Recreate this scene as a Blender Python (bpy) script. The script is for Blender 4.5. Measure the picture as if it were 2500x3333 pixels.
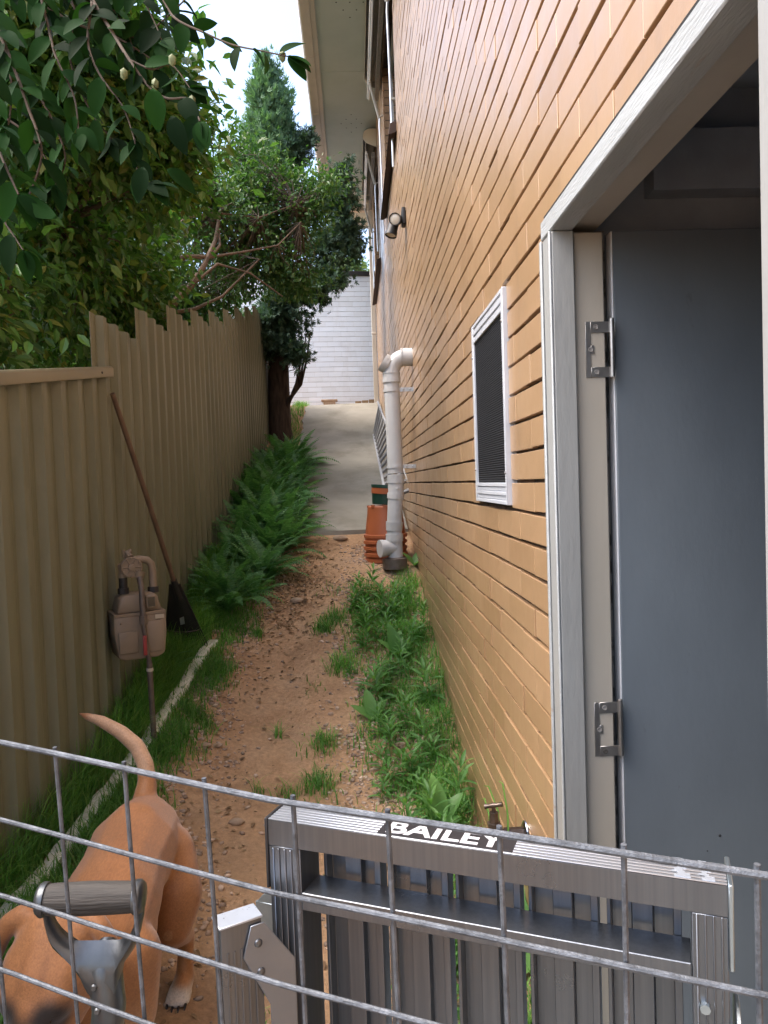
import bpy, bmesh, math, random
import numpy as np
from mathutils import Vector, Matrix
R = math.radians
random.seed(7); RNG = np.random.default_rng(11)
SC = bpy.context.scene
for o in list(bpy.data.objects): bpy.data.objects.remove(o)
COL = SC.collection

# ------------------------------------------------------------------ camera
FPX = 2450.0; PW, PH = 2500.0, 3333.0
eY = Vector((1158-PW/2, -(1572.5-PH/2), -FPX)).normalized()   # world +Y (along the passage) in camera axes
eZ = Vector((-.036, 1, 0)); eZ = (eZ - eZ.dot(eY)*eY).normalized()
eX = eY.cross(eZ)
ROT = Matrix((eX, eY, eZ))
cam = bpy.data.cameras.new('camera'); camo = bpy.data.objects.new('camera', cam); COL.objects.link(camo)
camo.matrix_world = ROT.to_4x4()
cam.sensor_fit = 'VERTICAL'; cam.sensor_height = 36; cam.lens = FPX/PH*36
cam.clip_start = .02; cam.clip_end = 400
SC.camera = camo
SC.render.resolution_x = 768; SC.render.resolution_y = 1024

# ------------------------------------------------------------------ light
SUN_EL, SUN_AZ = 58, -100          # degrees; azimuth measured from +Y towards +X
w = bpy.data.worlds.new('World'); SC.world = w; w.use_nodes = True
nt = w.node_tree; bg = nt.nodes['Background']
sky = nt.nodes.new('ShaderNodeTexSky'); sky.sky_type = 'NISHITA'; sky.sun_disc = False
sky.sun_elevation = R(SUN_EL); sky.sun_rotation = R(SUN_AZ); sky.air_density = 1.0; sky.dust_density = 4.0; sky.ozone_density = .6
hs = nt.nodes.new('ShaderNodeHueSaturation'); hs.inputs['Saturation'].default_value = 1.0
nt.links.new(sky.outputs[0], hs.inputs['Color']); nt.links.new(hs.outputs[0], bg.inputs['Color'])
bg.inputs['Strength'].default_value = .15
sl = bpy.data.lights.new('sun', 'SUN'); sl.energy = .6; sl.angle = R(50); sl.color = (1, .97, .93)
so = bpy.data.objects.new('sun', sl); COL.objects.link(so)
sd = Vector((math.sin(R(SUN_AZ))*math.cos(R(SUN_EL)), math.cos(R(SUN_AZ))*math.cos(R(SUN_EL)), math.sin(R(SUN_EL))))
so.rotation_euler = sd.to_track_quat('Z', 'Y').to_euler(); so.location = sd*30
SC.view_settings.view_transform = 'Standard'; SC.view_settings.look = 'None'
SC.view_settings.exposure = 2.05; SC.view_settings.gamma = 1

# ------------------------------------------------------------------ helpers
S = PW/1659.0
def ray(px, py):
    return ROT @ Vector((px*S-PW/2, -(py*S-PH/2), -FPX))
def W(px, py, Y):                       # point on the sight line at distance Y along the passage
    d = ray(px, py); return d*(Y/d.y)
def onX(px, py, X):
    d = ray(px, py); return d*(X/d.x)
PROF = [(-60,-1.5),(1.5,-1.50),(2.4,-1.48),(3.2,-1.45),(3.6,-1.36),(4.2,-1.2),(5,-.98),(5.93,-.70),(6.84,-.47),(8.5,-.07),(10,.33),(11,.68),(12.0,1.1),(12.6,1.28),(13.2,1.36),(16,1.4),(80,1.5)]
PX_ = np.array([p[0] for p in PROF]); PZ_ = np.array([p[1] for p in PROF])
def prof(y): return np.interp(y, PX_, PZ_)
def gz(x, y):
    x = np.asarray(x, float); y = np.asarray(y, float)
    t = np.clip((-x-.55)/.5, 0, 1); t = t*t*(3-2*t)
    wy = np.interp(y, [3.4, 5.2, 7], [1, .35, .2])
    z = (prof(y-.15)+prof(y)+prof(y+.15))/3 + .17*t*wy
    z = z + .012*np.sin(x*7+y*3.1)*np.cos(y*5.3-x*2)*(y < 7) + .006*np.sin(x*23+1)*np.sin(y*19)*(y < 7)
    p = np.clip(1-np.abs(x+.38+.08*np.sin(y*1.7))/.3, 0, 1)
    z = z - .035*p*p*(y < 6.7)
    return z
def g(x, y): return float(gz(x, y))
def onG(px, py):
    d = ray(px, py)
    y = .6
    while y < 16:
        p = d*(y/d.y)
        if p.z < g(p.x, y): return Vector((p.x, y, g(p.x, y)))
        y += .01
    return d*(16/d.y)

def tag(o, label=None, cat=None, group=None, kind=None):
    if label: o['label'] = label
    if cat: o['category'] = cat
    if group: o['group'] = group
    if kind: o['kind'] = kind
    return o
def thing(name, label, cat, loc=(0,0,0), group=None):
    o = bpy.data.objects.new(name, None); COL.objects.link(o); o.location = loc; o.empty_display_size = .05
    return tag(o, label, cat, group)
def wl(p):
    v = Vector((0,0,0))
    while p is not None: v += p.location; p = p.parent
    return v
class MB:
    def __init__(s): s.v = []; s.f = []
    def add(s, vs, fs, M=None):
        n = len(s.v)
        for p in vs: s.v.append(tuple(M @ Vector(p)) if M is not None else tuple(p))
        for f in fs: s.f.append(tuple(i+n for i in f))
        return s
    def box(s, a, b, M=None):
        x0,y0,z0 = a; x1,y1,z1 = b
        return s.add([(x0,y0,z0),(x1,y0,z0),(x1,y1,z0),(x0,y1,z0),(x0,y0,z1),(x1,y0,z1),(x1,y1,z1),(x0,y1,z1)],
              [(0,3,2,1),(4,5,6,7),(0,1,5,4),(1,2,6,5),(2,3,7,6),(3,0,4,7)], M)
    def prism(s, poly, axis, a, b, M=None):      # polygon in the plane normal to axis, extruded a..b
        n = len(poly); vs = []
        for t in (a, b):
            for p, q in poly:
                vs.append({'x':(t,p,q),'y':(p,t,q),'z':(p,q,t)}[axis])
        fs = [tuple(range(n))[::-1], tuple(range(n,2*n))]
        fs += [(i,(i+1)%n,n+(i+1)%n,n+i) for i in range(n)]
        return s.add(vs, fs, M)
    def tube(s, pts, r, seg=10, cap=True, M=None, flat=1.0):
        pts = [Vector(p) for p in pts]; n = len(pts)
        rs = r if hasattr(r, '__len__') else [r]*n
        vs = []; up = None
        for i, p in enumerate(pts):
            t = (pts[min(i+1,n-1)]-pts[max(i-1,0)]).normalized()
            if up is None:
                up = Vector((0,0,1)) if abs(t.z) < .9 else Vector((1,0,0))
            sx = t.cross(up).normalized(); up = sx.cross(t).normalized()
            for k in range(seg):
                a = 2*math.pi*k/seg
                vs.append(p+(sx*math.cos(a)*flat+up*math.sin(a))*rs[i])
        fs = [(i*seg+k, i*seg+(k+1)%seg, (i+1)*seg+(k+1)%seg, (i+1)*seg+k) for i in range(n-1) for k in range(seg)]
        if cap: fs += [tuple(range(seg))[::-1], tuple(range((n-1)*seg, n*seg))]
        return s.add(vs, fs, M)
    def lathe(s, prof_, seg=24, M=None):         # (r,z) pairs about local z
        n = len(prof_); vs = []
        for r, z in prof_:
            for k in range(seg):
                a = 2*math.pi*k/seg; vs.append((r*math.cos(a), r*math.sin(a), z))
        fs = [(i*seg+k, i*seg+(k+1)%seg, (i+1)*seg+(k+1)%seg, (i+1)*seg+k) for i in range(n-1) for k in range(seg)]
        fs += [tuple(range(seg))[::-1], tuple(range((n-1)*seg, n*seg))]
        return s.add(vs, fs, M)
    def ico(s, c, r, sub=1, jit=0, sc=(1,1,1), rot=None):
        bm = bmesh.new(); bmesh.ops.create_icosphere(bm, subdivisions=sub, radius=1)
        bm.verts.index_update()
        vs = []
        for v in bm.verts:
            p = v.co*(1+random.uniform(-jit,jit)); p = Vector((p.x*sc[0],p.y*sc[1],p.z*sc[2]))*r
            if rot is not None: p = rot @ p
            vs.append(p+Vector(c))
        fs = [tuple(v.index for v in f.verts) for f in bm.faces]; bm.free()
        return s.add(vs, fs)
    def build(s, name, mat, parent=None, bevel=0, smooth=True, ang=38, bseg=1, local=False):
        off = wl(parent) if parent is not None and not local else Vector((0,0,0))
        me = bpy.data.meshes.new(name)
        me.from_pydata([(p[0]-off.x,p[1]-off.y,p[2]-off.z) for p in s.v], [], s.f)
        bm = bmesh.new(); bm.from_mesh(me)
        bmesh.ops.recalc_face_normals(bm, faces=bm.faces)
        if bevel:
            es = [e for e in bm.edges if len(e.link_faces) == 2 and e.calc_face_angle(0) > R(ang)]
            bmesh.ops.bevel(bm, geom=es, offset=bevel, segments=bseg, affect='EDGES', profile=.5, clamp_overlap=True)
        if smooth:
            for f in bm.faces: f.smooth = True
            for e in bm.edges:
                if len(e.link_faces) == 2 and e.calc_face_angle(0) > R(ang): e.smooth = False
        bm.to_mesh(me); bm.free()
        o = bpy.data.objects.new(name, me); COL.objects.link(o)
        if mat: me.materials.append(mat)
        if parent is not None: o.parent = parent
        return o
def tri_obj(name, V, F, mat, parent=None, smooth=False):
    V = np.asarray(V, np.float32); F = np.asarray(F, np.int32)
    if parent is not None: V = V - np.array(wl(parent), np.float32)
    me = bpy.data.meshes.new(name)
    k = F.shape[1]
    me.vertices.add(len(V)); me.vertices.foreach_set('co', V.ravel())
    me.loops.add(F.size); me.loops.foreach_set('vertex_index', F.ravel())
    me.polygons.add(len(F)); me.polygons.foreach_set('loop_start', np.arange(0, F.size, k, dtype=np.int32))
    me.polygons.foreach_set('loop_total', np.full(len(F), k, np.int32))
    me.polygons.foreach_set('use_smooth', np.full(len(F), smooth, bool))
    me.update(calc_edges=True); me.validate()
    me.materials.append(mat)
    o = bpy.data.objects.new(name, me); COL.objects.link(o)
    if parent is not None: o.parent = parent
    return o
def frames(d, nrm):
    d = d/np.linalg.norm(d, axis=1, keepdims=True)
    b = np.cross(nrm, d); b /= np.linalg.norm(b, axis=1, keepdims=True)+1e-9
    n = np.cross(d, b)
    return np.stack([d, b, n], axis=2)           # columns: length, width, normal
def scatter(TV, TF, P, FR, sc):
    V = np.einsum('nij,vj->nvi', FR, TV)*sc[:,None,None] + P[:,None,:]
    F = (TF[None]+np.arange(len(P))[:,None,None]*len(TV)).reshape(-1, TF.shape[1])
    return V.reshape(-1,3), F
def rnd_unit(n):
    v = RNG.normal(size=(n,3)); return v/np.linalg.norm(v, axis=1, keepdims=True)

# ------------------------------------------------------------------ materials
def newmat(name):
    m = bpy.data.materials.new(name); m.use_nodes = True
    return m, m.node_tree, m.node_tree.nodes['Principled BSDF']
def lnk(t, a, b): t.links.new(a, b)
def ramp(t, fac, stops):
    n = t.nodes.new('ShaderNodeValToRGB'); lnk(t, fac, n.inputs[0])
    el = n.color_ramp.elements
    while len(el) < len(stops): el.new(.5)
    for e, (p, c) in zip(el, stops): e.position = p; e.color = (*c, 1) if len(c) == 3 else c
    return n.outputs[0]
def noise(t, scale, detail=4, vec=None, rough=.55, dist=0):
    n = t.nodes.new('ShaderNodeTexNoise'); n.inputs['Scale'].default_value = scale; n.inputs['Detail'].default_value = detail
    n.inputs['Roughness'].default_value = rough; n.inputs['Distortion'].default_value = dist
    if vec is not None: lnk(t, vec, n.inputs['Vector'])
    return n.outputs['Fac']
def mapped(t, sc=(1,1,1)):
    c = t.nodes.new('ShaderNodeTexCoord'); m = t.nodes.new('ShaderNodeMapping'); m.inputs['Scale'].default_value = sc
    lnk(t, c.outputs['Object'], m.inputs['Vector']); return m.outputs[0]
def mixc(t, fac, a, b, mode='MIX'):
    n = t.nodes.new('ShaderNodeMix'); n.data_type = 'RGBA'; n.blend_type = mode
    for s_, v in ((0, fac), (6, a), (7, b)):
        if hasattr(v, 'is_linked'): lnk(t, v, n.inputs[s_])
        else: n.inputs[s_].default_value = v if s_ == 0 else (*v, 1)
    return n.outputs[2]
def bumpn(t, bs, h, strength, dist=.01):
    b = t.nodes.new('ShaderNodeBump'); b.inputs['Strength'].default_value = strength; b.inputs['Distance'].default_value = dist
    lnk(t, h, b.inputs['Height']); lnk(t, b.outputs[0], bs.inputs['Normal'])
def M(name, c, rough=.6, c2=None, scale=6, bump=.15, bscale=80, metal=0, spec=.5, sc=(1,1,1), lo=.35, hi=.65, isl=0, dirt=None, dscale=3, dlo=.55, dhi=.75):
    m, t, b = newmat(name)
    c2 = c2 or tuple(x*.78 for x in c)
    v = mapped(t, sc)
    col = ramp(t, noise(t, scale, 5, v), [(lo, c2), (hi, c)])
    if dirt: col = mixc(t, ramp(t, noise(t, dscale, 6, v, .7), [(dlo,(0,0,0)),(dhi,(1,1,1))]), col, dirt)
    if isl:
        gn = t.nodes.new('ShaderNodeNewGeometry')
        col = mixc(t, 1.0, col, ramp(t, gn.outputs['Random Per Island'], [(0,(1-isl,)*3),(1,(1,1,1))]), 'MULTIPLY')
    lnk(t, col, b.inputs['Base Color'])
    b.inputs['Roughness'].default_value = rough; b.inputs['Metallic'].default_value = metal; b.inputs['Specular IOR Level'].default_value = spec
    if bump: bumpn(t, b, noise(t, bscale, 4, v), bump, .004)
    return m
def leafmat(name, cols, rough=.35, trans=.3, spec=.5, backs=None):
    m, t, b = newmat(name)
    gn = t.nodes.new('ShaderNodeNewGeometry')
    n = len(cols)
    col = ramp(t, gn.outputs['Random Per Island'], [(i/(max(n-1,1)), c) for i, c in enumerate(cols)])
    big = ramp(t, noise(t, 2.2, 3, mapped(t)), [(.35,(.7,.72,.7)),(.65,(1.15,1.15,1.05))])
    col = mixc(t, 1.0, col, big, 'MULTIPLY')
    lnk(t, col, b.inputs['Base Color']); b.inputs['Roughness'].default_value = rough; b.inputs['Specular IOR Level'].default_value = spec
    tr = t.nodes.new('ShaderNodeBsdfTranslucent'); lnk(t, mixc(t, 1, col, (1.5,1.7,.8), 'MULTIPLY'), tr.inputs[0])
    mx = t.nodes.new('ShaderNodeMixShader'); mx.inputs[0].default_value = trans
    lnk(t, b.outputs[0], mx.inputs[1]); lnk(t, tr.outputs[0], mx.inputs[2])
    lnk(t, mx.outputs[0], t.nodes['Material Output'].inputs['Surface'])
    return m

# painted brick
def brick_mat(name, c, c2, stain, rough, isl=.1, spec=.5, coat=0):
    m, t, b = newmat(name)
    v = mapped(t)
    vs = mapped(t, (1, 9, .7))
    col = ramp(t, noise(t, 1.6, 5, v), [(.3, c2), (.7, c)])
    gn = t.nodes.new('ShaderNodeNewGeometry')
    col = mixc(t, 1.0, col, ramp(t, gn.outputs['Random Per Island'], [(0,(1-isl,1-isl*1.15,1-isl*1.4)),(.5,(1,1,1)),(1,(1+isl*.5,1+isl*.6,1+isl*.8))]), 'MULTIPLY')
    st = ramp(t, noise(t, 1.1, 6, vs, .65), [(.56,(0,0,0)),(.8,(1,1,1))])
    col = mixc(t, mixc(t, .55, (0,0,0), st), col, stain)
    spk = ramp(t, noise(t, 55, 2, v), [(.70,(0,0,0)),(.74,(1,1,1))])
    col = mixc(t, mixc(t, .35, (0,0,0), spk), col, stain)
    lnk(t, col, b.inputs['Base Color'])
    rr = ramp(t, noise(t, 9, 4, v), [(.3,(rough-.08,)*3),(.7,(rough+.1,)*3)])
    lnk(t, rr, b.inputs['Roughness']); b.inputs['Specular IOR Level'].default_value = spec
    b.inputs['Coat Weight'].default_value = coat; b.inputs['Coat Roughness'].default_value = .33
    bumpn(t, b, noise(t, 38, 6, v, .65), .16, .005)
    return m
m_brick = brick_mat('tan_painted_brick', (.405,.256,.138), (.355,.220,.115), (.21,.13,.075), .38, .10, .5, .6)
m_joint = M('recessed_joint', (.10,.058,.032), .9, (.02,.014,.01), scale=14, bump=.6, bscale=120, lo=.3, hi=.75)
m_perp = M('painted_perpend', (.24,.15,.085), .8, (.16,.10,.055), scale=30, bump=.5, bscale=150)
m_wbrick = brick_mat('white_painted_brick', (.72,.78,.86), (.66,.72,.80), (.5,.5,.52), .5, .05)
m_wjoint = M('grey_joint', (.42,.42,.44), .85, (.28,.28,.30), scale=12)
m_sill = M('brown_sill_brick', (.055,.030,.022), .7, (.035,.02,.015), scale=9, isl=.3)
m_mort = M('pale_mortar', (.42,.38,.34), .85)
m_soffit = M('cream_soffit', (.41,.48,.47), .75, (.36,.43,.42), scale=2.2, bump=.05)
m_fascia = M('beige_fascia', (.48,.45,.40), .55, (.42,.39,.34), scale=3, bump=.08, dirt=(.36,.31,.25), dlo=.6)
m_gutter = M('white_gutter', (.72,.73,.74), .35, (.62,.63,.64), scale=4, bump=.03)
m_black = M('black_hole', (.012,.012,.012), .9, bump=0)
m_frame = M('weathered_white_timber', (.29,.295,.285), .5, (.25,.25,.24), scale=7, sc=(1,1,.25), bump=.35, bscale=60, dirt=(.33,.30,.26), dscale=9, dlo=.66, dhi=.74)
m_framew = M('flaking_white_paint', (.36,.38,.385), .55, (.31,.325,.325), scale=10, sc=(3,.5,3), bump=.45, bscale=70, dirt=(.30,.27,.24), dscale=14, dlo=.62, dhi=.68)
m_jambcream = M('cream_jamb', (.40,.365,.31), .5, (.34,.31,.26), scale=3, sc=(1,1,.3), bump=.2, bscale=40, dirt=(.34,.26,.18), dscale=2.5, dlo=.62, dhi=.85)
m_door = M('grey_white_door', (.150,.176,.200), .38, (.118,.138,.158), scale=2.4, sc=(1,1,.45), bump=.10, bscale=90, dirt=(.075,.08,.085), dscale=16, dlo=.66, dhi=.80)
m_dooredge = M('door_edge_paint', (.70,.71,.73), .45, (.6,.61,.63), scale=12, sc=(1,1,.2), bump=.3, dirt=(.05,.045,.04), dscale=30, dlo=.74, dhi=.78)
m_gap = M('dark_jamb_back', (.20,.19,.18), .7, (.05,.045,.04), scale=22, bump=.3, lo=.42, hi=.5)
m_steel = M('zinc_hinge_steel', (.42,.41,.40), .38, (.30,.29,.28), scale=18, metal=.9, bump=.1, dirt=(.10,.07,.05), dscale=16, dlo=.68)
m_room = M('dim_room_plaster', (.33,.37,.42), .8, bump=.05)
m_alum = M('window_aluminium', (.52,.54,.58), .35, (.46,.48,.52), scale=8, bump=.03, metal=0)
m_glass, _t, _b = newmat('dark_window_glass'); _b.inputs['Base Color'].default_value = (.02,.028,.028,1); _b.inputs['Roughness'].default_value = .06; _b.inputs['Specular IOR Level'].default_value = .8
m_rod = M('awning_tube', (.62,.65,.68), .3, (.5,.53,.56), scale=6, metal=.7, bump=.03)
m_arm = M('awning_arm_paint', (.42,.41,.37), .5, bump=.05)
m_hood = M('white_awning_hood', (.66,.64,.58), .5, (.58,.56,.5), scale=4, bump=.05)
m_fabric = M('awning_canvas', (.26,.24,.22), .85, (.2,.185,.17), scale=40, bump=.3, bscale=400)
m_canvas2 = M('cream_canvas', (.48,.43,.35), .85, (.42,.37,.29), scale=14, bump=.3, bscale=400)
m_pvc = M('white_pvc', (.56,.565,.57), .38, (.48,.485,.49), scale=4, bump=.03, dirt=(.38,.36,.32), dscale=5, dlo=.62, dhi=.85)
m_galv = M('galvanised_wire', (.125,.138,.158), .5, (.07,.078,.09), scale=60, metal=.35, bump=.5, bscale=160, lo=.35, hi=.6)
m_colorbond = M('khaki_steel_sheet', (.170,.178,.125), .42, (.142,.150,.105), scale=1.4, sc=(1,1,.35), bump=.02, bscale=30, dirt=(.085,.10,.062), dscale=2.2, dlo=.5, dhi=.85)
m_rail = M('khaki_rail', (.215,.195,.13), .4, (.18,.165,.11), scale=3, bump=.02)
m_dirtrail = M('zinc_bracket', (.55,.55,.55), .35, metal=.9, scale=20)
m_alloy = None
def alloy():
    m, t, b = newmat('mill_aluminium')
    v = mapped(t, (60, 60, 1.2))
    f = noise(t, 3, 5, v, .6)
    lnk(t, ramp(t, f, [(.25,(.125,.138,.158)),(.75,(.17,.184,.205))]), b.inputs['Base Color'])
    lnk(t, ramp(t, noise(t, 9, 5, mapped(t)), [(.35,(.27,)*3),(.7,(.40,)*3)]), b.inputs['Roughness'])
    b.inputs['Metallic'].default_value = .85
    bumpn(t, b, f, .12, .002); return m
m_alloy = alloy()
m_alloyskylit = M('skylit_alloy', (.50,.52,.56), .34, (.44,.46,.50), scale=9, metal=.75, bump=.04)  # same aluminium paled: sky reflection on the top ribs put into the colour
m_alloyp = M('pressed_alloy', (.26,.285,.325), .36, (.22,.245,.285), scale=9, metal=.7, bump=.04)
m_ladder = M('dull_ladder_alloy', (.22,.225,.23), .6, (.16,.165,.17), scale=5, metal=.2)
m_ladder2 = M('pale_ladder_alloy', (.42,.43,.44), .5, (.34,.35,.36), scale=5, metal=.3)
m_alloycap = M('speckled_cap', (.52,.56,.62), .3, (.46,.50,.56), scale=10, metal=.5, bump=.1, dirt=(.12,.14,.17), dscale=150, dlo=.63, dhi=.66)
m_steelblue = M('zinc_hinge_plate', (.40,.46,.50), .32, (.30,.36,.40), scale=12, metal=.85)
m_blacklabel = M('black_label', (.02,.018,.02), .45, bump=.05)
m_whiteink = M('white_letters', (.58,.58,.60), .5, (.46,.46,.48), scale=30, bump=.02)
m_wgrip = M('grey_weathered_timber', (.05,.045,.04), .7, (.026,.024,.022), scale=10, sc=(.6,9,9), bump=.6, bscale=30)
m_shovel = M('dull_forged_steel', (.13,.14,.15), .36, (.08,.085,.09), scale=14, metal=.7, bump=.15, bscale=60, dirt=(.10,.07,.05), dscale=8, dlo=.64)
m_meter = M('beige_meter_paint', (.25,.195,.145), .42, (.195,.15,.108), scale=5, bump=.12, bscale=90, dirt=(.17,.13,.09), dscale=5, dlo=.6)
m_pipegrey = M('grey_gas_pipe', (.16,.13,.11), .5, (.10,.08,.07), scale=20, metal=.3)
m_red = M('red_valve_lever', (.30,.035,.04), .5, (.22,.03,.03), scale=20)
m_blackp = M('black_plastic', (.022,.022,.024), .5, (.016,.016,.018), scale=12, bump=.1)
m_brass = M('worn_tap_metal', (.16,.13,.11), .35, (.09,.07,.06), scale=22, metal=.8, bump=.2)
m_chrome = M('chrome_flange', (.6,.6,.62), .15, metal=1, bump=0)
m_rakewood = M('worn_rake_handle', (.15,.095,.062), .6, (.10,.062,.042), scale=6, sc=(6,6,.5), bump=.3)
m_potorange = M('terracotta_plastic', (.40,.115,.045), .45, (.34,.095,.035), scale=5, bump=.05, dirt=(.26,.12,.07), dscale=4, dlo=.64)
m_potgreen = M('green_plastic', (.012,.05,.035), .4, (.010,.04,.028), scale=6, bump=.04)
m_concrete = M('path_concrete', (.32,.305,.265), .88, (.235,.225,.19), scale=1.6, bump=.5, bscale=120, dirt=(.165,.155,.125), dscale=1.5, dlo=.47, dhi=.72)
m_strip = M('white_painted_strip', (.80,.81,.77), .6, (.6,.61,.55), scale=20, sc=(1,.3,1), bump=.4, dirt=(.25,.22,.15), dscale=8, dlo=.6, dhi=.72)
m_trunk = M('dark_bark', (.075,.05,.038), .95, (.03,.02,.016), scale=9, sc=(3,3,.6), bump=1.0, bscale=25)
m_limb = M('camellia_bark', (.17,.115,.08), .9, (.085,.06,.042), scale=9, bump=.6, bscale=40)
m_twig = M('grey_twig', (.11,.085,.065), .9, bump=.2)
m_cam = leafmat('camellia_leaf', [(.03,.085,.02),(.045,.12,.028),(.065,.16,.035),(.085,.19,.04),(.15,.17,.04)], .36, .34, .4)
m_cam2 = leafmat('camellia_leaf_far', [(.03,.085,.025),(.05,.12,.035),(.07,.155,.045),(.12,.18,.055)], .4, .32, .4)
m_camnear = leafmat('camellia_leaf_backlit', [(.005,.015,.006),(.008,.024,.008),(.016,.055,.012),(.007,.026,.008)], .6, .16, .03)  # overhead leaves: backlit darkness put into the leaf colour
m_bud = M('camellia_bud', (.16,.19,.08), .6)
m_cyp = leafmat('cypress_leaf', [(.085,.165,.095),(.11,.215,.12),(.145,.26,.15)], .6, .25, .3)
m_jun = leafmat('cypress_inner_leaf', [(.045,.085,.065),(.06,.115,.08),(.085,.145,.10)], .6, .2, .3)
m_hedge = leafmat('shade_leaf', [(.03,.08,.025),(.045,.11,.03),(.07,.145,.04)], .45, .3, .35)
m_light = leafmat('pale_leaf', [(.10,.17,.06),(.14,.22,.08),(.08,.14,.05)], .45, .35)
m_fern = leafmat('fern_leaf', [(.075,.20,.075),(.10,.255,.095),(.14,.31,.12)], .42, .35, .4)
m_grass = leafmat('grass_blade', [(.065,.18,.04),(.10,.26,.055),(.14,.32,.075),(.24,.36,.11)], .5, .4, .35)
m_weed = leafmat('weed_leaf', [(.09,.22,.06),(.12,.28,.08),(.17,.34,.10)], .45, .38, .4)
m_litter = leafmat('dead_leaf', [(.13,.085,.055),(.24,.155,.10),(.36,.26,.17)], .8, .1, .2)
m_pebble = M('pebble', (.62,.48,.38), .8, (.46,.32,.23), scale=12, isl=.6, bump=.2)
m_rock = M('rock', (.40,.31,.23), .85, (.26,.18,.12), scale=14, bump=.8, bscale=40)

def ground_mat():
    m, t, b = newmat('dirt_ground'); v = mapped(t)
    base = ramp(t, noise(t, 2.6, 8, v, .65), [(.3,(.31,.188,.108)),(.5,(.47,.297,.172)),(.72,(.57,.39,.245))])
    base = mixc(t, ramp(t, noise(t, 45, 4, v, .7), [(.35,(.75,)*3),(.65,(1.15,)*3)]), (0,0,0), base) if False else mixc(t, 1.0, base, ramp(t, noise(t, 45, 4, v, .7), [(.3,(.72,)*3),(.7,(1.15,)*3)]), 'MULTIPLY')
    damp = ramp(t, noise(t, 1.3, 5, v, .6), [(.52,(0,0,0)),(.68,(1,1,1))])
    base = mixc(t, mixc(t, .55, (0,0,0), damp), base, (.22,.135,.08))
    lnk(t, base, b.inputs['Base Color']); b.inputs['Roughness'].default_value = .92
    b.inputs['Specular IOR Level'].default_value = .25
    h = t.nodes.new('ShaderNodeMath'); h.operation = 'ADD'
    lnk(t, noise(t, 30, 8, v, .75), h.inputs[0]); lnk(t, noise(t, 160, 4, v, .7), h.inputs[1])
    bumpn(t, b, h.outputs[0], .75, .012)
    return m
m_ground = ground_mat()

# ------------------------------------------------------------------ ground and path
def axis(parts):
    out = []
    for a, b, s_ in parts: out += list(np.arange(a, b, s_))
    return np.array(out)
gxs = axis([(-80,-10,10),(-10,-1.4,.6),(-1.4,.56,.028),(.56,3,.5),(3,80,11)])
gys = axis([(-60,-4,8),(-4,.8,.5),(.8,6.8,.03),(6.8,14,.15),(14,40,3),(40,160,15)])
GX, GY = np.meshgrid(gxs, gys)
GZ = gz(GX, GY)
GZ = np.where((GX > .5), np.minimum(GZ, -1.52), GZ)
nx, ny = len(gxs), len(gys)
idx = np.arange(nx*ny).reshape(ny, nx)
F = np.stack([idx[:-1,:-1], idx[:-1,1:], idx[1:,1:], idx[1:,:-1]], -1).reshape(-1,4)
tag(tri_obj('ground', np.stack([GX,GY,GZ],-1).reshape(-1,3), F, m_ground, smooth=True), kind='structure')

mb = MB()
ys = np.arange(6.86, 13.9, .12); rows = []
xsr = np.linspace(-.77, .462, 14)
def rz(x, y): return float((prof(y-.3)+prof(y)+prof(y+.3))/3) + .035 + .006*math.sin(y*3+x*4)
def rl(y, x): return x + (.05*math.sin(y*9)+.03*math.sin(y*23))*(.3 if x < -.7 else 0) 
for y in ys:
    for x in xsr:
        yy = y + (.02*math.sin(x*11)+.02*x if y == ys[0] else 0)
        rows.append((rl(y, x), yy, rz(x, y)))
n = len(xsr); fs = []
for j in range(len(ys)-1):
    for i in range(n-1): fs.append((j*n+i, j*n+i+1, (j+1)*n+i+1, (j+1)*n+i))
base = len(rows)
per = [i for i in range(n)] ; per += [j*n+n-1 for j in range(1,len(ys))]; per += [(len(ys)-1)*n+i for i in range(n-2,-1,-1)]; per += [j*n for j in range(len(ys)-2,0,-1)]
for i in per: p = rows[i]; rows.append((p[0],p[1],p[2]-.16))
k = len(per)
for i in range(k): fs.append((per[i], base+i, base+(i+1)%k, per[(i+1)%k]))
mb.add(rows, fs)
tag(mb.build('path', m_concrete, ang=60), kind='structure')

mb = MB(); mb.box((-9, -9, -1.62), (.42, .62, -1.455)); tag(mb.build('added_reflection_slab', m_concrete, None, .01), kind='structure')  # unseen slab added behind the camera so the aluminium reflects grey

# ------------------------------------------------------------------ house
XW = .474; PITCH = .0858; ZJ = -.012          # wall face, course height, bed joint near eye level
WALL_Y0, WALL_Y1, WALL_TOP = -1.2, 13.6, 5.1
house = thing('brick_house', 'tan painted brick house wall with an open doorway, small screened window and deep eaves', 'house', (XW, 6, -1.5))
DOOR = (.775, 1.80, -9, .612); _a, _b_ = onX(1097,1090,XW-.012), onX(1029,1083,XW-.012); VENT = (_a.y, _b_.y, (_a.z+_b_.z)/2, onX(1083,620,XW-.012).z); WA = (6.80, 8.9, 3.2, 4.75); WB = (10.85, 13.15, 3.2, 4.75)
def subtract(a, b, cuts):
    segs = [(a, b)]
    for c, d in cuts:
        out = []
        for s_, e in segs:
            if d <= s_ or c >= e: out.append((s_, e)); continue
            if c > s_: out.append((s_, c))
            if d < e: out.append((d, e))
        segs = out
    return segs
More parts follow.
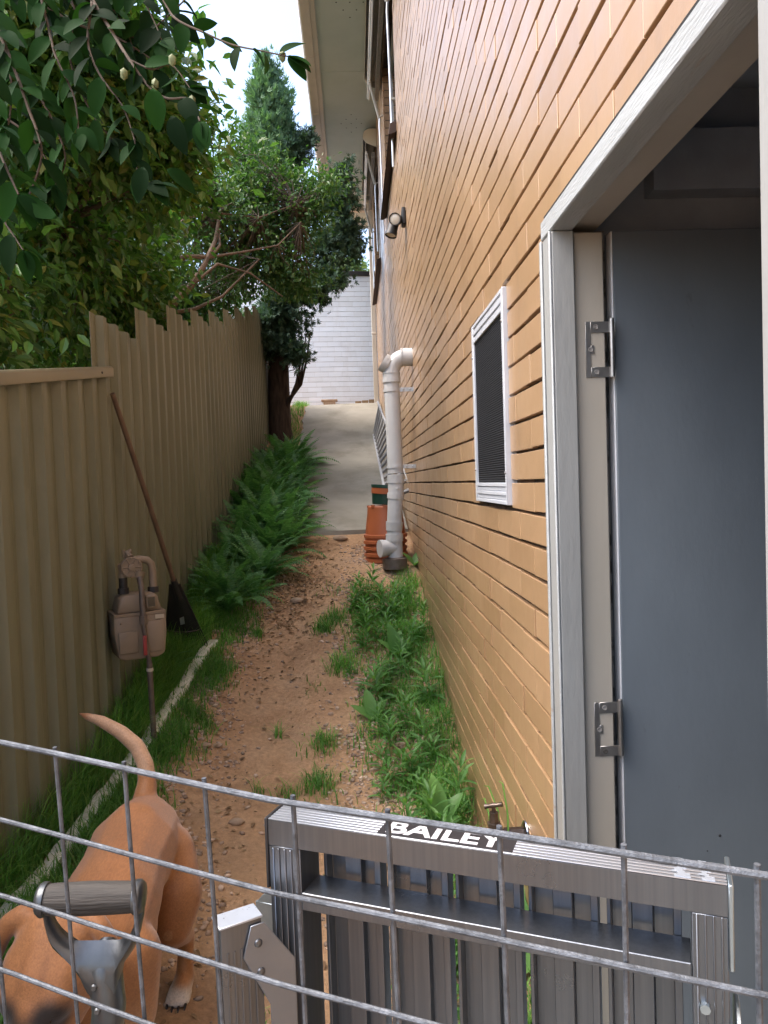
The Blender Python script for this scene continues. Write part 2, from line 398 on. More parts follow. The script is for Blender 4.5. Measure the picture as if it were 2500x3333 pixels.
def brick_wall(y0, y1, z0, z1, holes, L, pitch, zj, bed, rec_bed, rec_perp, depth, jit=.0016, dz=.0012):
    """bricks, joints and perpends of a wall whose face is the plane X=0 seen from -X; along = Y"""
    B, J, P = MB(), MB(), MB()
    k0 = math.floor((z0-zj)/pitch); k = k0
    while zj+k*pitch < z1:
        za, zb = zj+k*pitch+bed/2, min(zj+(k+1)*pitch-bed/2, z1)
        cuts = [(h[0], h[1]) for h in holes if h[2] < zb-.02 and h[3] > za+.02]
        segs = subtract(y0, y1, cuts)
        for a, b in segs:
            P.box((rec_perp, a, za+.001), (depth, b, zb-.001))
            t = y0 + (L/2 if k % 2 else 0) - L + random.uniform(-.012,.012)
            while t < b:
                e = t + L*random.uniform(.985,1.015)
                s_, q = max(t, a), min(e, b)
                if q-s_ > .02:
                    f = random.uniform(-jit, jit); c = .0013
                    d1, d2, d3, d4 = [random.uniform(-dz, dz) for _ in range(4)]
                    ya, yb = s_+.0008, q-.0008
                    v = [(f+c,ya,za+d1),(f+c,yb,za+d2),(f+c,yb,zb+d3),(f+c,ya,zb+d4),
                         (f,ya+c,za+c+d1),(f,yb-c,za+c+d2),(f,yb-c,zb-c+d3),(f,ya+c,zb-c+d4),
                         (depth-.002,ya,za+d1),(depth-.002,yb,za+d2),(depth-.002,yb,zb+d3),(depth-.002,ya,zb+d4)]
                    B.add(v, [(4,7,6,5),(0,4,5,1),(1,5,6,2),(2,6,7,3),(3,7,4,0),(0,1,9,8),(1,2,10,9),(2,3,11,10),(3,0,8,11)])
                t = e
        cuts = [(h[0], h[1]) for h in holes if h[2] < za-.001 and h[3] > za-bed+.001]
        for a, b in subtract(y0, y1, cuts):
            n_ = max(2, int((b-a)/.11)); 
            for i in range(n_):
                r_ = rec_bed + random.uniform(-.0025,.0025)
                J.box((r_, a+(b-a)*i/n_, za-bed-.001), (depth-.001, a+(b-a)*(i+1)/n_, za+.001))
        k += 1
    return B, J, P
B, J, P = brick_wall(WALL_Y0, WALL_Y1, -1.9, WALL_TOP, [DOOR, VENT, WA, WB], .338, PITCH, ZJ, .0102, .017, .0040, .105, .0022, .0019)
T = Matrix.Translation((XW,0,0))
for q in (B, J, P): q.v = [(p[0]+XW, p[1], p[2]) for p in q.v]
wall = B.build('wall', m_brick, house, smooth=False)
J.build('bed_joint', m_joint, wall, smooth=False); P.build('head_joint', m_perp, wall, smooth=False)
# far end wall and inner skin, so that the house is a closed block
for ya in (WALL_Y1-.1, WALL_Y0): mb = MB(); mb.box((XW+.106, ya, -1.6), (7, ya+.1, 5.1)); mb.build('end_wall', m_perp, house)
mb = MB()
mb.box((XW+.106, 3.2, -1.6), (XW+.2, 6.80, 5.1)); mb.box((XW+.106, 8.9, -1.6), (XW+.2, 10.85, 5.1)); mb.box((XW+.106, 13.15, -1.6), (XW+.2, 13.5, 5.1))
for a in ((6.80,8.9),(10.85,13.15)):
    mb.box((XW+.106, a[0], -1.6), (XW+.2, a[1], 3.19)); mb.box((XW+.106, a[0], 4.76), (XW+.2, a[1], 5.1))
mb.build('inner_wall', m_room, house)
# dim room behind the doorway
mb = MB()
mb.box((XW+.106, 1.82, -1.55), (3.4, 1.92, .95)); mb.box((3.3, -1.0, -1.55), (3.4, 1.82, .95)); mb.box((XW+.106, -1.1, -1.55), (3.4, -1.0, .95))
mb.box((XW+.106, -1.1, .92), (3.4, 1.92, 1.02)); mb.box((XW+.02, -1.1, -1.6), (3.4, 1.92, -1.5))
mb.box((XW+.106, -1.1, .67), (XW+.2, 1.92, .93)); mb.box((XW+.106, -1.1, -1.55), (XW+.2, .77, .67))
mb.box((.72, 1.76, .66), (3.3, 1.819, .80))
mb.build('room', m_room, house)
# eaves: soffit, fascia, gutter, roof
EZ = 5.1
mb = MB(); yj = [-1.4, 1.3, 4.1, 6.9, 9.55, 12.3, 14.05]
for a, b in zip(yj, yj[1:]): mb.box((-.30, a+.003, EZ), (XW+.3, b-.003, EZ+.02))
mb.box((-.29, -1.4, EZ+.006), (XW+.3, 14.05, EZ+.03))
sof = mb.build('soffit', m_soffit, house, smooth=False)
for cy in (8.2, 10.9, 13.55):
    for i in range(-2,3):
        for j in range(-2,3):
            if abs(i)+abs(j) in (0,2) :
                mb = MB(); mb.lathe([(.009,-.0012),(.009,.0)], 8, Matrix.Translation((.12+i*.072, cy+j*.13, EZ))); mb.build('vent_hole', m_black, sof)
mb = MB(); mb.box((-.31, -1.4, EZ-.022), (-.255, 14.05, EZ-.001)); mb.build('trim', m_fascia, sof, .003)
mb = MB(); yj = [-1.4,.8,2.2,3.6,5.0,6.4,7.8,9.15,10.55,11.96,13.3,14.05]
for a, b in zip(yj, yj[1:]): mb.box((-.415, a+.002, EZ-.03), (-.31, b-.002, EZ+.02))
mb.box((-.332, -1.4, EZ+.02), (-.31, 14.05, EZ+.22))
mb.build('fascia', m_fascia, house, .002)
mb = MB(); mb.prism([(-.416,EZ-.01),(-.43,EZ-.005),(-.445,EZ+.03),(-.45,EZ+.13),(-.435,EZ+.135),(-.43,EZ+.04),(-.334,EZ+.021),(-.334,EZ+.016),(-.416,EZ+.021)], 'y', -1.4, 14.06)
mb.build('gutter', m_gutter, house)
mb = MB(); mb.prism([(-.42,EZ+.16),(3.6,EZ+1.7),(7.4,EZ+.16),(7.4,EZ+.12),(3.6,EZ+1.66),(-.42,EZ+.12)], 'y', -1.4, 14.1); mb.build('roof', m_sill, house)
mb = MB(); mb.box((-.3, 14.06, EZ-.10), (7.4, 14.16, EZ+.12)); mb.build('end_fascia', m_fascia, house, .004)
mb = MB(); mb.box((-.28, 14.17, EZ-.04), (7.2, 15.1, EZ-.01)); mb.box((-.29,15.101,EZ-.07),(7.2,15.13,EZ+.1)); mb.build('end_soffit', m_soffit, house)
# downpipe at the far corner
mb = MB(); mb.box((.382, 13.45, 1.35), (.462, 13.56, 5.0)); mb.box((.376, 13.443, 2.62), (.466, 13.567, 2.66)); mb.box((.376,13.443,1.36),(.466,13.567,1.42))
mb.box((.3, 13.46, 4.93), (.40, 13.55, 5.09))
mb.build('downpipe', m_fascia, house, .008)
# upstairs windows
def upstairs(a):
    y0, y1 = a[0], a[1]
    win = MB(); xg = XW+.075
    for q in ((y0, y0+.05), (y1-.05, y1), ((y0+y1)/2-.03, (y0+y1)/2+.03)): win.box((xg, q[0], 3.24), (xg+.05, q[1], 4.75))
    win.box((xg, y0, 3.2), (xg+.05, y1, 3.25)); win.box((xg, y0, 4.70), (xg+.05, y1, 4.75))
    o = win.build('window', m_alum, house, .003)
    mb = MB(); mb.box((xg+.02, y0+.04, 3.24), (xg+.026, y1-.04, 4.71)); mb.build('glass', m_glass, o)
    mb = MB(); y = y0-.03
    while y < y1+.03:
        e = min(y+.086, y1+.06)
        mb.prism([(XW-.075,3.07),(XW+.07,3.13),(XW+.07,3.235),(XW-.06,3.165)], 'y', y+.003, e-.003); y = e
    s_ = mb.build('sill', m_sill, o, .003)
    mb = MB(); mb.prism([(XW-.06,3.07),(XW-.001,3.095),(XW-.001,3.19),(XW-.045,3.168)], 'y', y0-.028, y1+.058); mb.build('sill_base', m_sill, s_)
upstairs(WA); upstairs(WB)
# small screened window beside the door
vw = MB()
y0, y1, z0, z1 = VENT; xo = XW-.013
fw = .045; fb = .07
vw.box((xo, y0, z0), (XW+.05, y0+fw*.55, z1)); vw.box((xo, y1-fw*.8, z0), (XW+.05, y1, z1))
for zz, s_ in ((z0, 1), (z1, -1)):
    for i in range(5):
        a = zz+s_*i*fb/5; b = zz+s_*(i+1)*fb/5
        vw.box((xo+(.004 if i % 2 else 0), y0+fw*.55+.0005, min(a,b)+.0006), (XW+.05, y1-fw*.8-.0005, max(a,b)-.0006))
wv = vw.build('window', m_alum, house, .0015)
mesh = MB(); mesh.box((XW-.006, y0+.02, z0+fb-.002), (XW-.003, y1-.03, z1-fb+.002))
m_screen, _t, _b = newmat('black_insect_screen')
_v = mapped(_t, (1, 1, 1)); _wv = _t.nodes.new('ShaderNodeTexWave'); _wv.bands_direction = 'Z'; _wv.inputs['Scale'].default_value = 42; lnk(_t, _v, _wv.inputs['Vector'])
lnk(_t, ramp(_t, _wv.outputs['Fac'], [(.3,(.006,.006,.007)),(.8,(.022,.023,.026))]), _b.inputs['Base Color']); _b.inputs['Roughness'].default_value = .75; _b.inputs['Specular IOR Level'].default_value = .15
bumpn(_t, _b, _wv.outputs['Fac'], .8, .004)
mesh.build('screen', m_screen, wv)
for yy, zz in ((y1-.018,z1-.12),(y1-.018,z0+.12),(y0+.012,z1-.10),(y0+.012,z0+.10)):
    sc_ = MB(); sc_.lathe([(.005,0),(.004,.004),(.001,.005)], 8, Matrix.Translation((xo,yy,zz)) @ Matrix.Rotation(R(-90),4,'Y')); sc_.build('screw', m_steel, wv)
# doorway: frame, leaf, hinges
ft = .556
fr = MB(); X0, X1 = XW-.012, XW+.040
fr.box((X0, 1.712, -1.5), (X1, 1.799, ft)); fr.box((X0, .777, -1.5), (X1, .838, ft))
df = fr.build('door_frame', m_frame, house, .003)
mb = MB(); mb.box((X0-.002, .777, ft+.001), (X1, 1.799, .602)); mb.build('head', m_framew, df, .003)
mb = MB(); mb.box((XW-.0035, .78, .6025), (XW+.01, 1.806, .618)); mb.build('joint_shade_strip', m_black, df)  # solid black strip standing in for the shade of the joint above the head
mb = MB(); mb.box((X0-.006, 1.711, -1.5), (X0-.0005, 1.721, ft)); mb.box((X0-.006,1.788,-1.5),(X0-.0005,1.803,ft)); mb.build('bead', m_framew, df, .002)
mb = MB(); mb.box((X1+.001, 1.727, -1.5), (X1+.072, 1.803, ft)); mb.box((X1+.001, .777, -1.5), (X1+.072,.83, ft)); mb.box((X1+.001,.777,ft+.018),(X1+.072,1.803,.66)); mb.build('rebate', m_jambcream, df, .003)
mb = MB(); mb.box((X1+.073, 1.785, -1.5), (X1+.095, 1.803, ft+.02)); mb.build('jamb_back', m_gap, df)
dr = MB(); DX = .607; DYF = 1.737; dr.box((DX+.004, DYF, -1.485), (DX+.82, DYF+.036, .56))
door = dr.build('door', m_door, house, .002)
mb = MB(); mb.box((DX, DYF+.0005, -1.485), (DX+.004, DYF+.0355, .56)); mb.build('door_edge', m_dooredge, door, .001)
for px, py, s_ in ((1555,1805,.006),(1528,1838,.003)):
    mb = MB(); p = W(px, py, DYF); mb.lathe([(s_*.6,0),(s_*.4,.0015)], 8, Matrix.Translation(p) @ Matrix.Rotation(R(90),4,'X')); mb.build('mark', m_blackp, door)
def hinge(zc, painted):
    jx0, jx1, jy = X1+.025, X1+.070, 1.727
    h = MB(); hh = .064; q = jy-.0025
    h.box((jx0, q, zc-hh), (jx0+.012, jy-.0002, zc+hh)); h.box((jx0+.012, q, zc+hh-.026), (jx1+.012, jy-.0002, zc+hh)); h.box((jx0+.012, q, zc-hh), (jx1+.012, jy-.0002, zc-hh+.024))
    h.box((jx0+.012, q, zc-.010), (jx0+.020, jy-.0002, zc+.010))
    h.tube([(jx1+.016, jy-.004, zc-hh), (jx1+.016, jy-.004, zc+hh+.006)], .0055, 10)
    h.box((DX-.012, jy-.003, zc-hh+.026), (DX-.0015, jy+.001, zc+hh-.028)); h.box((DX-.003, jy+.001, zc-hh+.026), (DX-.0005, jy+.034, zc+hh-.028))
    o = h.build('hinge', m_steel, door, .0008)
    for x, z in ((jx0+.025, zc+hh-.013), (jx0+.012, zc), (jx0+.025, zc-hh+.012)):
        s_ = MB(); s_.lathe([(.0062,0),(.0055,.0012),(.002,.0004),(.0004,.0004)], 10, Matrix.Translation((x,q,z)) @ Matrix.Rotation(R(90),4,'X')); s_.build('screw', m_gap, o)
hinge(W(1283,755,1.725).z, True); hinge(W(1310,1575,1.725).z, False)

# ------------------------------------------------------------------ awnings
def awning(y0, y1, label, zbot):
    a = thing('window_awning', label, 'awning', (XW, (y0+y1)/2, 4.8), 'rolled awnings over the upstairs windows')
    prof_ = [(XW-.004,5.06),(.36,5.06),(.305,5.03),(.283,4.98),(.28,4.93),(.285,4.93),(.289,4.978),(.31,5.023),(.362,5.052),(XW-.004,5.052)]
    mb = MB(); mb.prism(prof_, 'y', y0, y1)
    for yy in (y0-.006, y1): mb.prism([(XW-.004,5.06),(.36,5.06),(.305,5.03),(.283,4.98),(.28,4.93),(.32,4.86),(XW-.004,4.80)], 'y', yy, yy+.006)
    mb.build('hood', m_hood, a)
    mb = MB(); mb.tube([(.40,y0+.02,4.95),(.40,y1-.02,4.95)], .055, 14); mb.build('roll', m_canvas2, a)
    mb = MB(); mb.box((.315,y0+.01,4.74),(.320,y1-.01,4.96)); mb.box((.40,y0+.02,4.66),(.445,y1-.02,4.74)); mb.build('canvas', m_fabric, a)
    mb = MB(); mb.tube([(.318,y0-.03,4.72),(.318,y1+.02,4.72)], .012, 8); mb.tube([(.335,y0-.03,4.70),(.335,y1+.02,4.70)], .009, 8); mb.build('front_bar', m_gutter, a)
    for yy in ((6.88, 9.03) if y0 < 8 else (11.0, 13.1)):
        mb = MB(); mb.tube([(.325,yy,4.71),(.43,yy,4.28)], .016, 8, flat=.6); mb.tube([(.43,yy-.02,4.28),(.472,yy-.02,4.3)], .01, 8); mb.build('arm', m_arm, a)
        mb = MB(); pts = [(.445,yy,4.30),(.435,yy,4.27),(.43,yy,4.2),(.437,yy,3.6),(.44,yy,zbot)]
        mb.tube(pts, .0105, 10); ro = mb.build('guide_rod', m_rod, a)
        b_ = MB(); b_.box((.435,yy-.012,3.42),(.474,yy+.012,3.44)); b_.build('bracket', m_arm, ro)
    return a
awning(6.6, 9.42, 'rolled up window awning nearer the doorway, with a long silver guide rod', 2.83)
awning(10.98, 13.1, 'rolled up window awning further along the wall, with a white end cap', 3.33)

# ------------------------------------------------------------------ wall lamp
p = onX(876, 470, XW); ly, lz = p.y, p.z
lamp = thing('spot_lamp', 'black twin spot lamp mounted on the tan brick wall', 'lamp', (XW, ly, lz))
mb = MB(); mb.box((XW-.032, ly-.055, lz-.065), (XW-.001, ly+.055, lz+.068)); mb.build('mount', m_blackp, lamp, .008, bseg=2)
def head(c, d, lens):
    d = Vector(d).normalized(); q = d.to_track_quat('Z','Y').to_matrix().to_4x4(); T = Matrix.Translation(c) @ q
    mb = MB(); mb.lathe([(.012,-.062),(.036,-.058),(.042,-.045),(.042,.02),(.047,.03),(.048,.062),(.043,.062),(.042,.05),(.001,.049)], 20, T); h = mb.build('lamp_head', m_blackp, lamp, ang=30)
    if lens:
        l = MB(); l.lathe([(.0415,.052),(.03,.058),(.001,.06)], 20, T); l.build('lens', m_lens, h)
m_lens, _t, _b = newmat('frosted_lens'); _b.inputs['Base Color'].default_value = (.62,.58,.50,1); _b.inputs['Roughness'].default_value = .2
c1 = W(856, 474, ly-.06); c2 = W(848, 494, ly+.02)
head(c1, (-.25,-.9,-.25), True); head(c2, (-.3,-.15,-1), True)
mb = MB(); mb.tube([(XW-.03,ly,lz-.01), c1+Vector((.012,.02,0)), c1], .016, 8); mb.tube([(XW-.03,ly,lz-.02), c2+Vector((.02,0,.02)), c2], .016, 8); mb.build('bracket', m_blackp, lamp)

# ------------------------------------------------------------------ drain pipe
PY = 5.9
pipe = thing('drain_pipe', 'pale grey plastic drain pipe bending out of the brick wall down to the ground', 'pipe', (.29, PY, -.66))
def Q(zx, zy, Y=PY): return W((1180+zx/2.95)/S, (1100+zy/2.95)/S, Y)
r0 = .5*(Q(362,700)-Q(212,700)).length
pe = Q(420,185); top = Q(278,400); low = Q(317,1300)
wallp = Vector((XW+.01, PY, pe.z))
pts = [wallp, Vector((pe.x, PY, pe.z))]
cx, cz = top.x, pe.z
rad = pe.x-top.x
for i in range(1, 10):
    a = i/10*math.pi/2; pts.append(Vector((pe.x-rad*math.sin(a), PY, pe.z-rad+rad*math.cos(a))))
pts += [Vector((top.x, PY, pe.z-rad))]
mb = MB(); mb.tube(pts, r0*1.04, 22)
mb.tube([wallp+Vector((-.0005,0,0)), Vector((XW-.075,PY,pe.z))], r0*1.14, 22); mb.tube([(XW-.082,PY,pe.z),(XW-.09,PY,pe.z)], r0*1.17, 22)
elbow = mb.build('elbow', m_pvc, pipe, ang=45)
d = (Q(210,240)-Q(300,300)).normalized(); cc = Q(300,300)
mb = MB(); mb.tube([cc-d*.01, cc+d*.068], r0*.98, 20); mb.tube([cc+d*.055, cc+d*.078], r0*1.15, 20); mb.tube([cc+d*.078, cc+d*.102], r0*1.2, 20); mb.build('inspection_cap', m_pvc, elbow, ang=30)
mb = MB(); mb.tube([Q(276,330), top, low], r0, 22)
for za, zb, k_ in ((335,345,1.16),(345,395,1.1),(395,430,1.16),(488,520,1.1),(1225,1250,1.1),(1310,1392,1.1)):
    x = lambda z: 276+(z-330)*(317-276)/970
    mb.tube([Q(x(za),za), Q(x(zb),zb)], r0*k_, 22)
mb.build('pipe', m_pvc, pipe, ang=45)
mb = MB(); mb.tube([Q(318,1380),Q(320,1430),Q(321,1470),Q(316,1560),Q(306,1800)], [r0*.98,r0*1.02,r0*1.0,r0*.98,r0*.98], 22)
mb.tube([Q(319,1490),Q(315,1545)], r0*1.07, 22); mb.tube([Q(308,1765),Q(304,1850)], [r0*1.12,r0*1.05], 22)
mb.lathe([(.008,0),(.005,.006)], 8, Matrix.Translation(Q(332,1448)+Vector((0,-r0,0))) @ Matrix.Rotation(R(90),4,'X'))
mb.build('bend', m_pvc, pipe, ang=40)
mb = MB(); mb.tube([Q(306,1840),Q(318,2118)], r0*.97, 22); mb.tube([Q(306,1880),Q(308,1950)], r0*1.13, 22)
tc = Q(318,2010); dd = Vector((-1,-.35,-.02)).normalized(); mb.tube([tc, tc+dd*.11], r0*.95, 22); mb.tube([tc+dd*.085, tc+dd*.105], r0*1.06, 22); mb.tube([tc+dd*.105, tc+dd*.135], r0*1.12, 22)
mb.build('inspection_tee', m_pvc, pipe, ang=30)
mb = MB(); b = Q(310,2115); mb.lathe([(r0*1.6,-.08),(r0*1.6,.0),(r0*1.0,.01)], 18, Matrix.Translation((b.x,PY,b.z))); mb.build('base_collar', m_pipegrey, pipe)
for zc in (500, 1235):
    c = Q(362 if zc < 900 else 396, zc); mb = MB()
    mb.box((c.x-.005, PY-.03, c.z-.016), (XW-.001, PY-.026, c.z+.016)); mb.box((XW-.005,PY-.06,c.z-.018),(XW-.001,PY-.0262,c.z+.018))
    for t_ in (.25,.75): mb.lathe([(.009,0),(.006,.008)], 8, Matrix.Translation((c.x+(XW-c.x)*t_,PY-.03,c.z)) @ Matrix.Rotation(R(90),4,'X'))
    mb.build('bracket', m_dirtrail, pipe, .001)

# ------------------------------------------------------------------ white brick wall at the end
ww = thing('brick_wall', 'white painted brick wall with dark coping at the end of the passage', 'wall', (-.5, 14.5, 1.4))
zt = W(760, 600, 14.5).z
B, J, P = brick_wall(-1.8, 6.5, .9, zt, [], .262, .0938, zt-.0938*30-.01, .007, .006, .005, .1, .001, .0006)
MW = Matrix.Translation((2.2, 14.60, 0)) @ Matrix.Rotation(R(90+6), 4, 'Z')
for q in (B, J, P): q.v = [tuple(MW @ Vector(p)) for p in q.v]
# along-axis of the builder points to -X after the turn
wo = B.build('bricks', m_wbrick, ww, smooth=False); J.build('bed_joint', m_wjoint, wo, smooth=False); P.build('head_joint', m_wjoint, wo, smooth=False)
mb = MB(); mb.box((-.03, -1.8, zt+.002), (.13, 6.5, zt+.085), MW); mb.build('coping', m_blackp, ww, .006)
mb = MB()
p = W(712, 868, 14.25); mb.box((p.x-.11, 14.1, p.z-.06), (p.x+.11, 14.3, p.z-.0)); mb.box((p.x-.15,14.08,p.z),(p.x+.15,14.3,p.z+.03))
tag(mb.build('stone_block', m_rock, None, .004), 'small dark stone block at the foot of the white brick wall', 'stone')
mb = MB(); a = W(764, 874, 13.9); b = W(808, 870, 13.9)
for i in range(3):
    x0 = a.x+(b.x-a.x)*i/3; x1 = a.x+(b.x-a.x)*(i+1)/3
    mb.box((x0+.002,13.8,1.25),(x1-.002,13.95,a.z-.02+.012*i)); mb.box((x0+.03,13.79,a.z-.018+.012*i),(x1+.02,13.96,a.z+.05+.012*i))
tag(mb.build('brick_edging', m_perp, None, .003), 'low tan brick edging at the top of the concrete path by the downpipe', 'bricks')

# ------------------------------------------------------------------ metal fence
XF = -1.225
fence = thing('metal_fence', 'khaki corrugated steel fence stepping up the slope, with one capped lower panel', 'fence', (XF, 5, -1.1))
def sheet(y0, y1, zb0, zb1, zt0, zt1, name, x=XF, rib=.1905, ph=0.0, th=.0012, lip=True):
    n_ = max(2, int((y1-y0)/.008)); mb = MB(); vs = []
    for i in range(n_+1):
        y = y0+(y1-y0)*i/n_
        t = ((y-y0)/rib+ph) % 1.0
        h = 0.0                                       # trapezoid ribs
        if t < .42: h = 0
        elif t < .55: h = (t-.42)/.13
        elif t < .82: h = 1
        elif t < .95: h = 1-(t-.82)/.13
        xx = x + .030*h
        if .1 < t < .3: xx += .003
        k_ = i/n_
        vs += [(xx, y, zb0+(zb1-zb0)*k_), (xx, y, zt0+(zt1-zt0)*k_), (xx-th, y, zb0+(zb1-zb0)*k_), (xx-th, y, zt0+(zt1-zt0)*k_)]
    fs = []
    for i in range(n_):
        a = i*4; b = a+4
        fs += [(a,b,b+1,a+1),(a+2,a+3,b+3,b+2),(a+1,b+1,b+3,a+3)]
    fs += [(0,1,3,2),(n_*4,n_*4+2,n_*4+3,n_*4+1)]
    mb.add(vs, fs)
    return mb.build(name, m_colorbond, fence, ang=25)
def fx(y): return XF
for i, (y0, y1) in enumerate(((.0,.76),(.76,1.52),(1.52,2.285),(2.285,3.05),(3.05,3.76))):
    zt = lambda y: .615-.165*(3.77-y)
    sheet(y0, y1, -1.75, -1.75, zt(y0)-.03, zt(y1)-.03, 'sheet')
SH = [(3.67,.862),(4.435,1.058),(5.2,1.25),(5.965,1.405),(6.73,1.57),(7.49,1.76),(8.25,1.95),(9.01,2.14),(9.77,2.33),(10.53,2.5),(11.29,2.66),(12.05,2.8)]
for i in range(len(SH)-1):
    y0, z = SH[i]; y1 = SH[i+1][0]
    sheet(y0, y1+.03, z-2.45, z-2.45, z, z-.004, 'sheet', XF-.014+.0015*(i % 2))
def rail(y0, y1, z0, z1, name='top_rail'):
    mb = MB(); pr = [(-.030,-.052),(.048,-.052),(.048,-.012),(.040,0),(-.022,0),(-.030,-.012)]
    vs = [(XF+p_, y0, z0+q_) for p_, q_ in pr]+[(XF+p_, y1, z1+q_) for p_, q_ in pr]; n_ = len(pr)
    mb.add(vs, [tuple(range(n_))[::-1], tuple(range(n_,2*n_))]+[(i,(i+1)%n_,n_+(i+1)%n_,n_+i) for i in range(n_)])
    o = mb.build(name, m_rail, fence, .002); return o
r_ = rail(.0, 3.80, .615-.165*3.77, .62)
mb = MB(); mb.lathe([(.006,0),(.005,.004),(.001,.005)], 8, Matrix.Translation((XF+.048, 3.62, .562)) @ Matrix.Rotation(R(90),4,'Y')); mb.build('screw', m_blackp, r_)

# ------------------------------------------------------------------ wire panel in the foreground
PA = Vector((-.345,.697,0)); PB = Vector((.235,.4275,0)); pd = (PB-PA).normalized(); pn = Vector((pd.y,-pd.x,0))
wf = thing('wire_panel', 'grey galvanised welded wire pen panel standing across the foreground', 'wire fence', (PA.x, PA.y, -1.5))
def on_panel(px, py):
    d = ray(px, py); t = PA.dot(pn)/d.dot(pn); return d*t
def zw(s_, k_): return (-.224-.016*min(1,max(0,s_)/.3)) - .0752*k_
def wpt(s_, z):
    p = PA+pd*s_; b_ = Vector((-pn.x,-pn.y,0)); 
    if b_.y < 0: b_ = -b_
    return Vector((p.x,p.y,z)) + b_*(.042*(-.24-z))
tops = [(-200,1550),(-55,1580),(110,1615),(262,1650),(435,1690),(625,1725),(835,1770),(1075,1815),(1345,1860),(1640,1900),(1960,1960),(2330,2030)]
ss = [ (on_panel(*t_)-PA).dot(pd) for t_ in tops]
for k_ in range(17):
    mb = MB(); pts = []
    for s_ in np.linspace(min(ss)-.01, max(ss)+.01, 60): pts.append(wpt(s_, zw(s_, k_)+.0004*math.sin(s_*17+k_)))
    mb.tube(pts, .0026 if k_ == 0 else .0022, 8); mb.build('cross_wire', m_galv, wf)
for s_ in ss:
    mb = MB(); b_ = wpt(s_, 0)-wpt(s_, 0); off = Vector((pn.x,pn.y,0))*.0042
    if off.y < 0: off = -off
    zt_ = zw(s_,0)+.004
    pts = [wpt(s_+.0008*math.sin(z*9+s_*50), z)+off for z in np.linspace(-1.5, zt_, 20)]
    mb.tube(pts, .0020, 8); mb.build('upright_wire', m_galv, wf)

# ------------------------------------------------------------------ aluminium work platform
ZP = -.400
def at_z(px, py, z): d = ray(px, py); return d*(z/d.z)
pl = at_z(578, 1768, ZP); pr = at_z(1572, 1912, ZP)
ux = Vector((pr.x-pl.x, pr.y-pl.y, 0)); WID = ux.length; ux.normalize(); uy = Vector((-ux.y, ux.x, 0))
if uy.y < 0: uy = -uy
plat = thing('work_platform', 'folded aluminium work platform standing on end beyond the wire panel', 'work platform', (pl.x, pl.y, -1.5))
MPl = Matrix(((ux.x,uy.x,0,pl.x),(ux.y,uy.y,0,pl.y),(0,0,1,ZP),(0,0,0,1)))
GB = -1.49-ZP
def LM(f_): 
    mb = MB(); f_(mb); mb.v = [tuple(MPl @ Vector(p)) for p in mb.v]; return mb
RD = .043
def top(mb):
    mb.box((0,0,-.032),(WID,.0030,-.0012)); mb.box((0,RD-.003,-.032),(WID,RD,-.0012))
    mb.box((.001,0.0031,-.0014),(WID-.001,RD-.0031,-.0010))
o = LM(top).build('top_rail', m_alloy, plat, .0006)
def ribs(mb):
    y = 0.0002
    for i in range(7): mb.box((.0002,y,-.0009),(WID-.0002,y+.0046,.0002)); y += .00612
tag(LM(ribs).build('ribbed_top', m_alloyskylit, o, .0006), kind='stuff')
lab = LM(lambda mb: mb.box((WID*.278,.0025,.0002),(WID*.585,.0405,.0007))).build('label', m_blacklabel, o)
fc = bpy.data.curves.new('lettering', 'FONT'); fc.body = 'BAILEY'; fc.size = .048; fc.align_x = 'CENTER'; fc.align_y = 'CENTER'; fc.extrude = .0002; fc.offset = .0012
fo = bpy.data.objects.new('lettering_curve', fc); COL.objects.link(fo)
dg = bpy.context.evaluated_depsgraph_get(); me = bpy.data.meshes.new_from_object(fo.evaluated_get(dg)); bpy.data.objects.remove(fo)
xs_ = [v.co.x for v in me.vertices]; k_ = (WID*.27)/(max(xs_)-min(xs_)); ysz = [v.co.y for v in me.vertices]; ky = .029/(max(ysz)-min(ysz))
off = wl(lab); ymid = (max(ysz)+min(ysz))/2; xmid = (max(xs_)+min(xs_))/2
for v in me.vertices:
    q = MPl @ Vector((WID*.430+(v.co.x-xmid)*k_, .0212+(v.co.y-ymid)*ky, .0009+v.co.z)); v.co = q-off
me.materials.append(m_whiteink); lo = bpy.data.objects.new('lettering', me); COL.objects.link(lo); lo.parent = lab
def torn(mb):
    for a in ((.905,.928),(.955,.972)):
        n_ = 9
        for i in range(n_): 
            x0 = WID*(a[0]+.006*math.sin(i*2.1)); x1 = WID*(a[1]+.008*math.sin(i*1.3+1)); mb.box((x0,.003+.038*i/n_,.0002),(x1,.003+.038*(i+1)/n_,.0006))
    
LM(torn).build('torn_sticker', m_alloycap, o)
ST = .042; SR = .033
def stileL(mb):
    mb.box((0,.0002,GB),(ST,.050,-.0325)); 
    for i in range(4): mb.box((.004+i*.008,-.0016,GB),(.007+i*.008,.0001,-.0345))
LM(stileL).build('side_rail', m_alloy, plat, .001)
def stileR(mb):
    mb.box((WID-SR,.0002,GB),(WID,.050,-.0325))
    for i in range(4): mb.box((WID-SR+.004+i*.0075,-.0016,GB),(WID-SR+.006+i*.0075,.0001,-.0325))
LM(stileR).build('side_rail', m_alloy, plat, .001)
def cap(mb): mb.box((-.004,-.002,-.085),(-.0003,.058,.0015)); mb.box((-.010,.02,-.075),(-.0041,.050,-.045)); mb.box((-.018,.03,-.066),(-.0101,.036,-.040))
LM(cap).build('end_cap', m_blackp, plat, .001)
LM(lambda mb: (mb.box((WID+.0003,-.002,-.085),(WID+.005,.058,.001)))).build('end_cap', m_steelblue, plat, .001)
inner = WID-ST-SR; NP = 5; pw = (inner-.009)/NP
